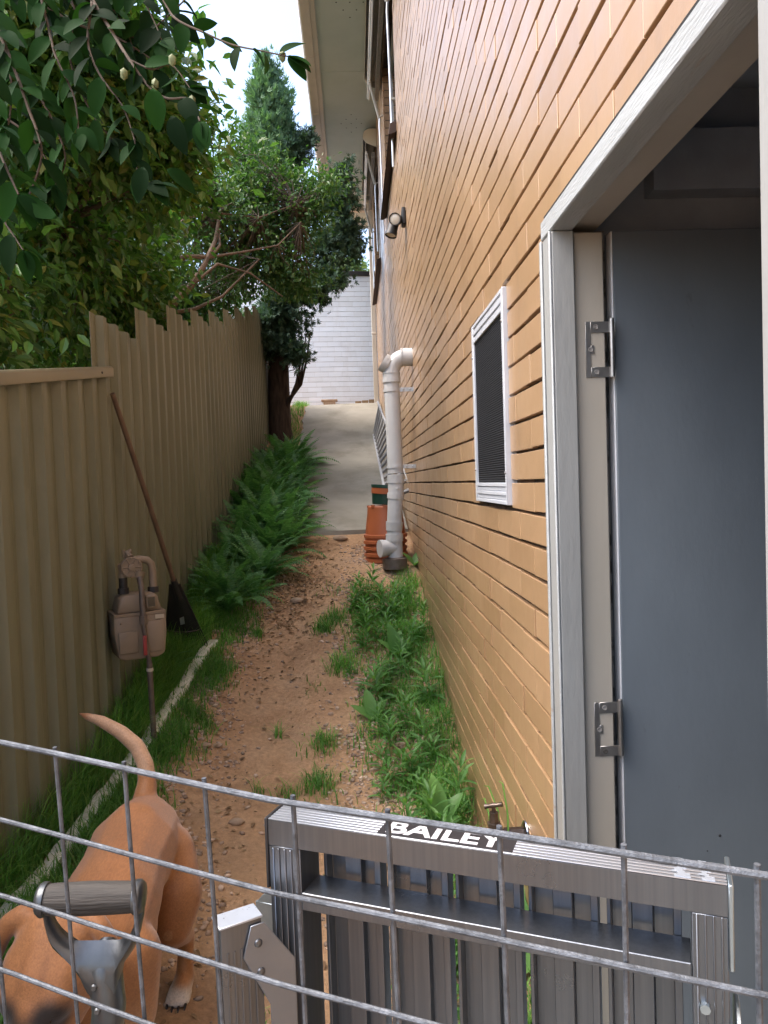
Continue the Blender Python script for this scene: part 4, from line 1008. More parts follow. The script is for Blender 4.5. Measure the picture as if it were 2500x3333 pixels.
paths = [
 ([(120,-160,2.0),(200,0,1.9),(240,65,1.85),(280,130,1.8),(320,185,1.78),(360,212,1.75),(410,215,1.75),(432,262,1.73)], .006, .034, .078),
 ([(240,-170,1.9),(350,0,1.85),(382,42,1.82),(440,70,1.8),(500,96,1.78),(565,110,1.76),(622,122,1.75)], .0042, .040, .072),
 ([(-60,-60,1.9),(20,120,1.85),(60,230,1.82),(90,330,1.8),(60,430,1.8)], .006, .030, .08),
 ([(200,0,1.9),(190,90,1.85),(215,160,1.83),(265,230,1.82),(290,300,1.8)], .004, .032, .078),
 ([(-120,-40,1.7),(-40,150,1.65),(-10,300,1.62),(40,420,1.6)], .006, .030, .08),
 ([(60,-120,2.0),(100,40,1.95),(120,120,1.92),(160,210,1.9),(170,290,1.88)], .005, .028, .08),
 ([(280,130,1.8),(330,150,1.8),(370,140,1.8),(410,190,1.78)], .003, .032, .075),
 ([(160,-120,2.05),(290,-20,2.0),(330,40,1.98),(350,90,1.95)], .004, .03, .078),
 ([(-60,380,1.75),(10,480,1.72),(50,540,1.7)], .004, .03, .082),
 ([(-80,-140,2.1),(60,-40,2.1),(140,40,2.1),(250,80,2.1),(330,130,2.1)], .006, .024, .08),
 ([(-100,60,2.2),(0,120,2.2),(80,200,2.2),(140,330,2.2),(120,400,2.2)], .006, .024, .08),
 ([(0,-150,2.3),(120,-60,2.3),(220,30,2.3),(300,80,2.3),(420,-20,2.3)], .006, .022, .08),
 ([(290,300,1.8),(300,380,1.8),(330,400,1.8)], .003, .03, .072),
 ([(-140,-120,2.4),(-20,-40,2.4),(90,10,2.4),(180,60,2.4),(220,120,2.4)], .006, .020, .085),
 ([(-140,200,2.4),(-20,240,2.4),(60,290,2.4),(110,360,2.4)], .006, .020, .085),
 ([(60,-160,2.3),(140,-80,2.3),(200,-20,2.3),(260,40,2.3),(290,110,2.3)], .005, .020, .085),
 ([(-100,-60,2.0),(-20,40,2.0),(20,140,2.0),(20,260,2.0),(-10,340,2.0)], .005, .022, .085),
 ([(90,-130,2.2),(160,20,2.2),(150,120,2.2),(190,230,2.2),(240,300,2.2)], .005, .024, .08),
]
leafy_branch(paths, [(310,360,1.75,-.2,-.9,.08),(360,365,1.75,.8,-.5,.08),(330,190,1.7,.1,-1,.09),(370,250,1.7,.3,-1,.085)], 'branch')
for px, py in ((335,182),(372,130),(610,122),(415,218),(268,160)):
    mb = MB(); p = W(px,py,1.76); mb.ico(p, .009, 1, .05, (1,1,1.6)); mb.build('bud', m_bud, cam1)

# second camellia, further up, with bare limbs showing
cam2 = thing('camellia_tree', 'twiggy camellia with bare orange brown limbs rising behind the stepped fence', 'tree', (-1.75, 6.7, -.3))
mb = MB(); b0 = Vector((-1.75,6.8,-.6)); f0 = W(330,700,6.8); mb.tube([b0, b0.lerp(f0,.6)+Vector((-.05,0,0)), f0],[.10,.085,.075],10)
def limb(path, r0_, r1_):
    pts = [W(*q) for q in path]; n_ = len(pts); mb.tube(pts, [r0_+(r1_-r0_)*i/(n_-1) for i in range(n_)], 8); return pts
src = []
src += limb([(330,700,6.8),(318,640,6.8),(342,598,6.8),(365,560,6.9),(372,510,7.0),(400,470,7.2)], .055, .015)
src += limb([(345,705,6.9),(370,660,6.9),(410,620,7.0),(440,575,7.1),(465,520,7.3),(480,430,7.6)], .045, .012)
src += limb([(366,570,6.9),(400,555,7.0),(455,555,7.2),(475,530,7.3),(470,470,7.5)], .03, .008)
src += limb([(410,620,7.0),(470,570,7.1),(540,590,7.3),(610,640,7.5)], .016, .006)
src += limb([(300,700,7.0),(280,690,7.0),(272,640,7.0),(250,590,7.1)], .05, .015)
src += limb([(345,680,6.9),(420,668,7.0),(480,640,7.2),(560,560,7.6)], .022, .006)
src += limb([(455,555,7.2),(520,545,7.4),(600,530,7.7),(650,480,8.0)], .014, .005)
src += limb([(400,470,7.2),(470,460,7.4),(560,470,7.8),(640,440,8.1)], .013, .005)
tr2 = mb.build('trunk', m_limb, cam2)
bl = [bb(470,470,8.0,.75,.9,.55,4),bb(590,470,8.4,.62,.8,.58,4),bb(660,440,8.6,.45,.6,.42,2.2),bb(540,390,8.5,.5,.7,.42,2),bb(560,570,8.3,.7,.7,.42,2.6),bb(420,420,7.6,.5,.6,.45,2),bb(640,610,8.6,.42,.5,.32,1.6),bb(510,330,8.6,.35,.4,.35,1),bb(700,395,8.8,.26,.3,.14,.5),bb(380,560,8.6,.8,.6,.5,2),bb(350,650,8.8,.6,.5,.5,2),bb(440,650,9.0,.6,.5,.45,2),bb(500,620,9.0,.5,.5,.4,1.5)]
P_, FR, Sx, C = crown(bl, 900, 28, .10, .060, .3); P_, FR, Sx = clip(P_, FR, Sx)
V, F = scatter(LEAF3[0], LEAF3[1], P_, FR, Sx); tri_obj('crown', V, F, m_cam2, cam2)
mb = MB(); twigs(mb, src, [C[i] for i in range(0,len(C),2)], .006, 4, .2); mb.build('twigs', m_twig, tr2)

# ------------------------------------------------------------------ cypress
tx, tyy = -1.05, 10.9
cyp = thing('cypress_tree', 'tall blue green cypress with a dark trunk at the end of the khaki fence', 'tree', (tx, tyy, g(tx,tyy)))
mb = MB(); mb.tube([(tx,tyy,g(tx,tyy)-.15),(tx-.01,tyy,g(tx,tyy)+.12),(tx,tyy,1.5),(tx+.02,tyy,2.6),(tx,tyy,4.2),(tx,tyy,5.8)],[.21,.165,.15,.13,.08,.02],12)
j = W(655,815,10.6); srcs = [Vector((tx,tyy,z)) for z in (1.1,1.6,2.2,2.8,3.4,4,4.6,5.2)]
for k_ in range(3): mb.tube([Vector((tx+.08,tyy-.05,1.05+.05*k_)), W(640+5*k_,830,10.7), W(650+6*k_,780,10.6), W(652+9*k_,720,10.6)],[.03,.022,.014,.008],6)
tr3 = mb.build('trunk', m_trunk, cyp)
bl = []
for py, hw, wg in ((165,14,.35),(190,30,.8),(220,42,1.3),(255,52,1.7),(290,60,2),(325,66,2.2),(365,70,2.2)):
    bl.append(bb(575+(py-160)*.06+hw*.05,py,10.9,hw*10.9/1626,.4,.18,wg))
P_, FR, Sx, C1 = crown(bl, 420, 24, .065, .10, .6, droop=-1.6, up=.1)
V, F = scatter(SPRAY[0], SPRAY[1], P_, FR, Sx); tri_obj('crown', V, F, m_cyp, cyp)
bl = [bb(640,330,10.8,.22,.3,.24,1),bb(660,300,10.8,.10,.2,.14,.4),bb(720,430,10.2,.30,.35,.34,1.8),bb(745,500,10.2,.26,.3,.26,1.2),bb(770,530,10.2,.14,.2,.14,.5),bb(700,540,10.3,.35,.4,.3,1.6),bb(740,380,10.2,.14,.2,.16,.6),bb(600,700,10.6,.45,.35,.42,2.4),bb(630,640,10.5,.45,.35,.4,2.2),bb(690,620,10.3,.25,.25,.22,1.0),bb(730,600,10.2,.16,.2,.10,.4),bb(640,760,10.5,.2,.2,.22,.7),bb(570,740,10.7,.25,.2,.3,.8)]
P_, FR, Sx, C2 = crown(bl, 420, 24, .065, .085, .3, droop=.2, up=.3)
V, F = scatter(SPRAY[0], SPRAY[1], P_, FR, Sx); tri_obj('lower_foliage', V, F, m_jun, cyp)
mb = MB(); twigs(mb, srcs, list(C1[::5])+list(C2[::2]), .008, 4, .15); mb.build('twigs', m_trunk, tr3)

# ------------------------------------------------------------------ shade trees further left and the pale tree beyond the white wall
def simple_tree(name, label, base, bl, nc, per, spread, size, mat, tw=4):
    t_ = thing(name, label, 'tree', base); mb = MB(); c0 = Vector(bl[0][0])
    mb.tube([Vector(base)+Vector((0,0,-.2)), Vector(base).lerp(c0,.5)+Vector((.05,.05,0)), c0],[.12,.09,.04],8); tr = mb.build('trunk', m_limb, t_)
    P_, FR, Sx, C = crown(bl, nc, per, spread, size, .4); P_, FR, Sx = clip(P_, FR, Sx); V, F = scatter(LEAF3[0], LEAF3[1], P_, FR, Sx); tri_obj('crown', V, F, mat, t_)
    mb = MB(); twigs(mb, [c0, Vector(base).lerp(c0,.6)], [C[i] for i in range(0,len(C),tw)], .008, 4); mb.build('twigs', m_twig, tr)
simple_tree('shade_tree', 'dense dark leafy tree filling the gap low behind the capped fence panel', (-3.6,8.2,-.2), [((-3.5,8.2,1.2),(1.4,1.2,1.6),4),((-2.5,8.8,1.2),(1.1,1.0,1.3),3),((-4.8,7.2,1.0),(1.5,1.2,1.6),3),((-3.2,7.2,.6),(1.1,.8,.9),2),((-3.4,8.6,3.0),(1.4,1.0,1.2),3)], 520, 34, .17, .10, m_hedge)
simple_tree('shade_tree', 'dark leafy tree behind the twiggy camellia, left of the cypress', (-2.9,11.5,.7), [((-2.8,11.5,2.4),(1.1,1.0,1.1),3),((-1.9,12,2.2),(.8,.8,.9),2),((-4.2,10.8,2.2),(1.5,1.0,1.6),3),((-2.6,10.6,1.5),(1.1,.6,.9),2.5)], 420, 34, .17, .11, m_hedge)
simple_tree('garden_tree', 'pale yellow green tree showing above the coping of the white brick wall', (-.5,19,1.3), [bb(745,575,19,.5,.6,.55,3)[:3],bb(715,600,19,.5,.6,.4,2),bb(770,590,19,.22,.4,.25,1)], 110, 22, .14, .13, m_light)

# ------------------------------------------------------------------ ferns
def frond(L_, az, el0, arch, rng, n_=24, pl_=.062):
    """arching frond as triangles"""
    V, Fc = [], []; p = np.zeros(3); el = el0; step = L_/n_; ca, sa = math.cos(az), math.sin(az)
    side = np.array([-sa, ca, 0]); twist = rng.uniform(-.5,.5)
    for i in range(n_):
        t_ = i/n_; d = np.array([ca*math.cos(el), sa*math.cos(el), math.sin(el)]); up_ = np.array([-ca*math.sin(el), -sa*math.sin(el), math.cos(el)])
        sd_ = side*math.cos(twist*t_)+up_*math.sin(twist*t_)
        q = p+d*step; n0 = len(V); w_ = .0022*(1-t_)+.0006
        V += [p-side*w_, p+side*w_, q+side*w_, q-side*w_]; Fc += [(n0,n0+1,n0+2),(n0,n0+2,n0+3)]
        if t_ > .08:
            l_ = pl_*(math.sin(math.pi*min(1,(t_*.93+.12)))**.75)*rng.uniform(.85,1.1)
            for s_ in (-1,1):
                o_ = sd_*s_; tip = p+o_*l_+d*l_*.28-up_*l_*.18*rng.uniform(.3,1.6); hw = step*.43; n0 = len(V)
                m_ = p+o_*l_*.5+d*l_*.10+up_*l_*.02
                V += [p-d*hw*.6, p+d*hw*.9, m_+d*hw, tip, m_-d*hw*.8]; Fc += [(n0,n0+1,n0+2),(n0,n0+2,n0+4),(n0+4,n0+2,n0+3)]
        p = q; el -= arch*step/L_*(.4+1.2*t_)
    return np.array(V), np.array(Fc)
def fern_mesh(nf, L_, seed):
    rng = np.random.default_rng(seed); Vs, Fs, n0 = [], [], 0
    for k_ in range(nf):
        az = rng.uniform(0, 2*math.pi); v, f = frond(L_*rng.uniform(.6,1.1), az, R(rng.uniform(25,82)), R(rng.uniform(35,110)), rng)
        v = v+np.array([math.cos(az)*.02, math.sin(az)*.02, 0]); Vs.append(v); Fs.append(f+n0); n0 += len(v)
    return np.concatenate(Vs), np.concatenate(Fs)
fprotos = []
for i in range(4):
    V, F = fern_mesh(24, .62, 40+i); fprotos.append(tri_obj('fern', V, F, m_fern))
fern_spots = []
rf = random.Random(5)
for i in range(44):
    y = 5.2+i*.106+rf.uniform(-.06,.06); t_ = (i/43)
    x = rf.uniform(-1.10, np.interp(y,[5,5.6,6.5,8,10],[-.92,-.72,-.62,-.66,-.80])); fern_spots.append((x, y, rf.uniform(.75,1.05)*np.interp(y,[5,5.8,7,10],[.62,.85,1.05,1.0])))
used = set()
for i, (x, y, s_) in enumerate(fern_spots):
    k_ = i % 4
    if k_ in used: o = fprotos[k_].copy(); COL.objects.link(o)
    else: o = fprotos[k_]; used.add(k_)
    o.location = (x, y, g(x,y)); o.rotation_euler = (0,0,random.uniform(0,6.28)); o.scale = (s_,)*3
    tag(o, 'green sword fern in the dense clump between the khaki fence and the concrete path', 'fern', 'sword ferns along the fence')
for px, py, s_, lb in ((330,1345,.28,'small fern sprig growing beside the gas meter and the rake'),(290,1465,.30,'little fern frond growing in the grass below the gas meter'),(278,1520,.16,'tiny pale fern leaf in the long grass near the white edging strip')):
    p = onG(px,py); V, F = fern_mesh(5, .6, 60+int(s_*100)); o = tri_obj('fern', V, F, m_fern); x = max(XF+.08,p.x); o.location = (x,p.y,g(x,p.y)); o.scale = (s_*1.8,)*3; tag(o, lb, 'fern')

# ------------------------------------------------------------------ grass (uncountable), weeds, gravel, litter
def blade_t(n=4):
    V, Fc = [], []
    for i in range(n+1):
        t_ = i/n; w_ = .5*(1-t_**1.6); V += [(-w_, .55*t_*t_, t_*(1-.25*t_*t_)),(w_, .55*t_*t_, t_*(1-.25*t_*t_))]
    for i in range(n): a = i*2; Fc += [(a,a+1,a+3),(a,a+3,a+2)]
    return np.array(V,float), np.array(Fc)
BL = blade_t()
def blades(P2, hts, wid, bend, lean=None):
    n = len(P2); az = RNG.uniform(0, 2*np.pi, n); w_ = wid*RNG.uniform(.6,1.3,n); b = bend*RNG.uniform(.3,2.4,n)
    ca, sa = np.cos(az), np.sin(az); T = BL[0]
    X = T[:,0][None]*w_[:,None]; Yv = T[:,1][None]*(hts*b)[:,None]; Z = T[:,2][None]*hts[:,None]
    Px = P2[:,0][:,None]+X*ca[:,None]-Yv*sa[:,None]; Py = P2[:,1][:,None]+X*sa[:,None]+Yv*ca[:,None]; Pz = P2[:,2][:,None]+Z
    V = np.stack([Px,Py,Pz],-1).reshape(-1,3); V[:,0] = np.maximum(np.minimum(V[:,0], XW-.004), XF+.035)
    F = (BL[1][None]+np.arange(n)[:,None,None]*len(T)).reshape(-1,3); return V, F
def clumped(n, x0, x1, y0, y1, dens, csz=.05, per=14):
    m = n//per; out = []; cx = RNG.uniform(x0,x1,m*3); cy = RNG.uniform(y0,y1,m*3); keep = RNG.random(m*3) < dens(cx,cy); cx, cy = cx[keep][:m], cy[keep][:m]
    k_ = len(cx); px = (cx[:,None]+RNG.normal(size=(k_,per))*csz).ravel(); py = (cy[:,None]+RNG.normal(size=(k_,per))*csz).ravel()
    return np.stack([px,py,gz(px,py)],-1)
SPX = np.array([p.x for p in strip_pts]); SPY = np.array([p.y for p in strip_pts])
SPO = np.argsort(SPY)
def stripx(y): return np.interp(y, SPY[SPO], SPX[SPO])
def dl_(x,y):
    e = np.interp(y,[1,3,4.2,5.4,6.4],[-.86,-.90,-.86,-.74,-.72]) + .05*np.sin(y*9)
    return np.clip((e-x)/.10+.3,0,1)
P2 = clumped(30000, -1.2,-.68, 1.1,6.2, dl_)
sd_ = P2[:,0]-stripx(P2[:,1]); P2 = P2[(np.abs(sd_) > .036) | (RNG.random(len(P2)) < .12) | (P2[:,1] > 4.95)]
sd_ = P2[:,0]-stripx(P2[:,1])
h_ = RNG.uniform(.07,.22,len(P2))*np.interp(sd_,[-.3,-.1,-.03,.0,.08,.2],[2.0,1.5,.95,.55,.5,.55])*np.interp(P2[:,1],[1,3,5,6],[1.2,1.1,.8,.6])
V1, F1 = blades(P2, h_, .0055, .9)
tag(tri_obj('grass', V1, F1, m_grass), 'long green grass along the foot of the khaki fence', 'grass', kind='stuff')
def dr_(x,y):
    e = np.interp(y,[1.5,3.2,4,5.1,6.0],[.10,.05,-.05,-.16,-.02])
    return np.clip((x-e)/.22,.02,1)*(.55+.45*np.sin(x*17+y*6.3)*np.sin(y*8.7-x*5))
P2 = clumped(11000, -.3,.455, 1.2,5.75, dr_)
h_ = RNG.uniform(.04,.13,len(P2))*np.interp(P2[:,0],[-.2,.2,.45],[.6,.9,1.25])
V2, F2 = blades(P2, h_, .0058, .9)
tag(tri_obj('grass', V2, F2, m_grass), 'short weedy grass along the foot of the tan brick wall', 'grass', kind='stuff')
tf = []
for px, py, r_, n_ in ((425,1548,.07,150),(470,1460,.09,200),(740,1440,.10,260),(700,1360,.08,200),(720,1340,.10,240),(700,1610,.07,150),(690,1700,.09,190),(350,1640,.08,150),(560,1375,.04,60),(545,1270,.12,220),(620,1730,.05,60),(600,1590,.03,30),(460,1300,.08,120),(450,1580,.04,50),(560,1720,.03,25)):
    p = onG(px,py); q = np.stack([RNG.normal(p.x,r_*.5,n_),RNG.normal(p.y,r_*.6,n_)],-1); tf.append(np.c_[q, gz(q[:,0],q[:,1])])
tf = np.concatenate(tf); V3, F3 = blades(tf, RNG.uniform(.03,.11,len(tf)), .005, 1.2)
tag(tri_obj('grass', V3, F3, m_grass), 'scattered tufts of grass on the bare dirt track', 'grass', kind='stuff')
# grass at the head of the path by the cypress
q = np.stack([RNG.uniform(-1.0,-.78,900),RNG.uniform(9.5,13.6,900)],-1); V4, F4 = blades(np.c_[q,gz(q[:,0],q[:,1])], RNG.uniform(.05,.14,900), .008, .8)
tag(tri_obj('grass', V4, F4, m_grass), 'strip of grass beside the cypress trunk at the top of the concrete path', 'grass', kind='stuff')

def weed_mesh(seed, n_=16, h_=.16, L_=.085):
    rng = np.random.default_rng(seed); Pp, D, N, Sx = [], [], [], []
    for i in range(n_):
        t_ = (i+.5)/n_; a = i*2.4+rng.uniform(-.3,.3); el = R(20+45*t_+rng.uniform(-15,15))
        Pp.append((0.01*math.cos(a),.01*math.sin(a),h_*t_)); D.append((math.cos(a)*math.cos(el),math.sin(a)*math.cos(el),math.sin(el))); N.append((-math.cos(a)*math.sin(el),-math.sin(a)*math.sin(el),math.cos(el))); Sx.append(L_*(1.15-.6*t_)*rng.uniform(.8,1.2))
    V, F = scatter(LANCE[0], LANCE[1], np.array(Pp), frames(np.array(D),np.array(N)), np.array(Sx))
    st_ = np.array([(-.002,0,0),(.002,0,0),(.0012,0,h_),(-.0012,0,h_),(0,-.002,0),(0,.002,0),(0,.0012,h_),(0,-.0012,h_)]); n0 = len(V)
    V = np.r_[V, st_]; F = np.r_[F, np.array([(0,1,2),(0,2,3),(4,5,6),(4,6,7)])+n0]; return V, F
wp = [tri_obj('weed', *weed_mesh(80+i, 14+2*i, .10+.03*i, .08+.008*i), m_weed) for i in range(5)]
cnt = 0; wspots = []
while len(wspots) < 105:
    y = random.uniform(1.9,5.55); x = random.uniform(-.22,.43)
    if random.random() < float(dr_(x,y))**.7*np.interp(x,[-.2,.15,.43],[.3,1,.75]): wspots.append((x,y))
for i, (x,y) in enumerate(wspots):
    if i < 5: o = wp[i]
    else: o = wp[random.randrange(5)].copy(); COL.objects.link(o)
    o.location = (x,y,g(x,y)-.005); o.rotation_euler = (random.uniform(-.2,.2),random.uniform(-.2,.2),random.uniform(0,6.28)); o.scale = (random.uniform(.5,1.05),)*3
    tag(o, 'leafy green weed in the strip at the foot of the tan brick wall', 'weed', 'weeds along the brick wall')
def bigweed(px, py, leaves, label, Y=None):
    p = onG(px,py); Pp, D, N, Sx = [], [], [], []
    for a, el, L_ in leaves:
        a = R(a); el = R(el); Pp.append((0,0,.01)); D.append((math.cos(a)*math.cos(el),math.sin(a)*math.cos(el),math.sin(el))); N.append((-math.cos(a)*math.sin(el)+.001,-math.sin(a)*math.sin(el)-.4,math.cos(el))); Sx.append(L_)
    LW = leaf_t(7,.42,.25,.25); V, F = scatter(LW[0], LW[1], np.array(Pp), frames(np.array(D),np.array(N)), np.array(Sx))
    o = tri_obj('broadleaf_weed', V, F, m_weed, smooth=True); o.location = p; tag(o, label, 'weed'); return o
bigweed(950,1795,[(20,58,.17),(150,70,.15),(110,84,.21),(250,35,.10),(330,45,.11)], 'big pale broadleaf weed just beyond the aluminium platform')
bigweed(895,1225,[(60,55,.16),(170,60,.15),(300,35,.14),(20,30,.15)], 'broadleaf weed at the wall corner below the drain pipe')
bigweed(855,1420,[(70,60,.18),(180,55,.15),(290,30,.16),(120,80,.2)], 'pale broadleaf weed halfway along the brick wall strip')
bigweed(805,1560,[(110,70,.17),(170,45,.14),(40,50,.14)], 'upright broadleaf weed at the gravel edge of the wall strip')
bigweed(1120,2130,[(95,78,.30),(60,72,.26),(130,70,.22)], 'tall bright broadleaf weed behind the aluminium platform slats')
bigweed(955,2130,[(95,78,.24),(60,62,.20),(150,60,.2)], 'bright broadleaf weed seen through the middle slats of the platform')
# tall seed stalks by the tap
for px, py, px2, py2 in ((1090,1800,1058,1690),(1100,1810,1092,1680),(1060,1790,1052,1720)):
    mb = MB(); a = onX(px,py,XW-.06); b = onX(px2,py2,XW-.05); mb.tube([Vector((a.x,a.y,g(a.x,a.y))), a.lerp(b,.4), b.lerp(a,.15)+Vector((-.01,0,.01)), b+Vector((-.02,0,-.01))],[.003,.003,.0025,.001],5); tag(mb.build('grass_stalk', m_grass), 'tall bent grass stalk standing beside the garden tap', 'grass stalk', 'grass stalks by the garden tap')

def pebbles(n, f_place, smin, smax):
    tmpl = []
    for i in range(6):
        m_ = MB(); m_.ico((0,0,0), 1, 1, .25, (1,random.uniform(.6,.95),random.uniform(.4,.7))); tmpl.append((np.array(m_.v),np.array(m_.f)))
    Vs, Fs, n0 = [], [], 0
    x, y = f_place(n); n = len(x); s_ = smin+(smax-smin)*RNG.random(n)**2.4
    for i in range(n):
        tv, tfc = tmpl[i % 6]; a = RNG.uniform(0,6.28); c, s2 = math.cos(a), math.sin(a); R_ = np.array([[c,-s2,0],[s2,c,0],[0,0,1]])
        Vs.append((tv@R_.T)*s_[i]+np.array([x[i],y[i],g(x[i],y[i])+s_[i]*.15])); Fs.append(tfc+n0); n0 += len(tv)
    return np.concatenate(Vs), np.concatenate(Fs)
def place(n):
    x = RNG.uniform(-1.0,.42,n*3); y = 1.0+5.6*RNG.random(n*3)**1.25
    d = .035+.965*np.clip(np.abs(x+.40+.07*np.sin(y*1.7))/.30-.5,0,1)
    d *= np.clip(.25+1.1*np.sin(x*9+y*2.3)*np.sin(y*4.1+x*3)+.5,.12,1)
    k_ = RNG.random(n*3) < d; return x[k_][:n], y[k_][:n]
V, F = pebbles(16000, place, .0035, .018); tag(tri_obj('gravel', V, F, m_pebble, smooth=True), 'loose pink and brown gravel over the dirt track', 'gravel', kind='stuff')
# dead leaves
n = 4200; x = np.r_[RNG.normal(-.55,.18,n//2), np.where(RNG.random(n-n//2) < .45, RNG.uniform(-.9,.3,n-n//2), RNG.normal(-.66,.12,n-n//2))]; y = np.r_[RNG.normal(5.9,.45,n//2), np.where(RNG.random(n-n//2) < .4, RNG.uniform(1.4,6.7,n-n//2), RNG.normal(5.6,.5,n-n//2))]
P_ = np.stack([x,y,gz(x,y)+.006],-1); FR = frames(rnd_unit(n)*np.array([1,1,.25]), rnd_unit(n)*.5+np.array([0,0,1])); V, F = scatter(LEAF3[0],LEAF3[1],P_,FR,RNG.uniform(.008,.04,n))
tag(tri_obj('leaf_litter', V, F, m_litter), 'brown dead leaves and twigs scattered on the dirt', 'leaf litter', kind='stuff')
for px, py, s_, lb in ((640,1300,.055,'rounded pinkish rock half buried in the middle of the dirt track'),(430,1262,.10,'flat grey stone under the edge of the ferns'),(412,1290,.07,'flat tan stone beside the rake head'),(408,1572,.035,'angular tan stone beside the white edging strip'),(445,1612,.03,'small tan stone left on the gravel near the dog tail'),(470,1614,.028,'small dark stone on the dirt track, right of the tan one'),(735,1165,.07,'flat stone at the foot of the concrete path'),(510,1780,.035,'dark rounded stone on the track behind the dog'),(760,1590,.022,'pale pebble at the edge of the wall weeds')):
    p = onG(px,py); mb = MB(); mb.ico((p.x,p.y,p.z+s_*.15), s_, 2, .12, (1,.75,.42)); tag(mb.build('stone', m_rock, None, ang=60), lb, 'stone')

# ------------------------------------------------------------------ dog
dgx = thing('dog', 'tan short haired dog with raised tail and lowered head behind the wire panel', 'dog', (-.63, 1.9, g(-.63,1.9)))
def chain(mb, pts, rs, flat=(1,1,1), n_sub=None):
    for a, b, ra, rb_ in zip(pts, pts[1:], rs, rs[1:]):
        a, b = Vector(a), Vector(b); L_ = (b-a).length; k_ = max(2, int(L_/(min(ra,rb_)*.16)))
        for i in range(k_+1): t_ = i/k_; mb.ico(a.lerp(b,t_), ra+(rb_-ra)*t_, 2, 0, flat)
db = MB()
GZd = lambda x,y: g(x,y)
# trunk: rump -> loin -> ribcage -> withers
chain(db, [(-.655,2.20,-1.01),(-.655,2.08,-1.00),(-.645,1.95,-1.00),(-.64,1.83,-1.02),(-.64,1.72,-1.045)], [.105,.122,.112,.124,.128], (1.02,1,1.0))
chain(db, [(-.65,2.0,-1.04),(-.64,1.82,-1.09),(-.64,1.70,-1.13)], [.085,.115,.115])
chain(db, [(-.66,2.24,-.985),(-.655,2.10,-.955)], [.075,.085])
chain(db, [(-.645,1.88,-1.0),(-.64,1.74,-1.035),(-.64,1.62,-1.07)], [.10,.102,.10])   # withers, neck
# thighs and hind legs
for s_ in (1,-1):
    hx = -.655+s_*.060
    ox = -.655+s_*.095
    fy = 2.18 if s_ > 0 else 2.24; hk = fy+.055
    gz_ = GZd(ox, fy)
    chain(db, [(hx,2.16,-1.055),(ox+.010*s_,2.09,-1.14),(ox+.012*s_,2.05,-1.20)], [.094,.080,.056])
    chain(db, [(ox+.012*s_,2.05,-1.20),(ox+.004*s_,2.13,-1.275),(ox,hk,-1.335)], [.050,.036,.029])
    chain(db, [(ox,hk,-1.335),(ox,hk-.01,-1.39),(ox-.002,fy+.03,gz_+.035)], [.029,.026,.028])
    chain(db, [(ox-.002,fy+.03,gz_+.03),(ox-.004,fy-.02,gz_+.026)], [.031,.033])
    for q_ in (-.026,-.009,.009,.026): chain(db, [(ox-.004+q_*.8,fy-.02,gz_+.024),(ox-.006+q_,fy-.052-.010*(abs(q_)<.02),gz_+.015)], [.0165,.0135])
# front legs
for s_ in (1,-1):
    sx = -.64+s_*.085; fy = 1.63-.05*s_; gz_ = GZd(sx, fy)
    chain(db, [(sx,1.70,-1.06),(sx+.012*s_,1.68,-1.18)], [.075,.052]); chain(db, [(sx+.012*s_,1.68,-1.18),(sx+.006*s_,fy+.03,-1.33),(sx,fy+.02,gz_+.05)], [.045,.032,.028]); chain(db, [(sx,fy+.02,gz_+.035),(sx,fy-.04,gz_+.024)], [.033,.030])
    for q_ in (-.026,-.009,.009,.026): chain(db, [(sx+q_*.8,fy-.03,gz_+.022),(sx+q_,fy-.062,gz_+.014)], [.016,.013])
# tail
tp = [W(310,1745,2.26),W(318,1690,2.31),W(314,1650,2.33),W(296,1612,2.35),W(262,1582,2.37),W(220,1558,2.39),W(190,1548,2.40),W(170,1541,2.41)]
chain(db, tp, [.042,.030,.027,.026,.024,.020,.014,.006])
# head, looking down towards the panel
hc = Vector((0,0,0))
fw_ = Vector((-.12,-.66,-.74)).normalized(); rx_ = Vector((1,-.12,0)).normalized(); rx_ = (rx_-rx_.dot(fw_)*fw_).normalized(); upv = rx_.cross(fw_).normalized()
if upv.z < 0: upv = -upv
hc = W(66, 2192, 1.42) - upv*.032 - fw_*.066
def H(a, b, c): return hc+rx_*a+upv*b+fw_*c
chain(db, [H(0,.0,-.06),H(0,.0,.0)], [.088,.084], (1.05,1,1))
for s_ in (1,-1):
    chain(db, [H(.038*s_,.02,-.02),H(.036*s_,.026,.04)], [.055,.040]); chain(db, [H(.048*s_,-.02,.0),H(.034*s_,-.03,.07)], [.052,.038])
    chain(db, [H(.035*s_,.040,.050),H(.032*s_,.030,.066)], [.020,.017])
    ear = [H(.066*s_,.05,-.10),H(.098*s_,.047,-.085),H(.120*s_,.022,-.055),H(.124*s_,-.008,-.018)]
    chain(db, ear, [.020,.021,.019,.010]); chain(db, [H(.082*s_,.048,-.105),H(.110*s_,.026,-.07),H(.121*s_,.004,-.03)], [.016,.018,.012])
chain(db, [H(0,.012,.05),H(0,-.006,.10),H(0,-.016,.155)], [.056,.045,.037]); chain(db, [H(0,-.040,.05),H(0,-.05,.14)], [.038,.028])
for s_ in (1,-1): chain(db, [H(.022*s_,-.026,.08),H(.020*s_,-.034,.145)], [.032,.027])
chain(db, [(-.64,1.62,-1.07), H(0,-.01,-.06)], [.098,.088])
me0 = bpy.data.meshes.new('dog_raw'); me0.from_pydata(db.v, [], db.f); raw = bpy.data.objects.new('dog_raw', me0); COL.objects.link(raw)
rm = raw.modifiers.new('r','REMESH'); rm.mode = 'VOXEL'; rm.voxel_size = .005
sm = raw.modifiers.new('s','SMOOTH'); sm.factor = .5; sm.iterations = 34
dg = bpy.context.evaluated_depsgraph_get(); med = bpy.data.meshes.new_from_object(raw.evaluated_get(dg)); bpy.data.objects.remove(raw); med.name = 'body'
off = dgx.location
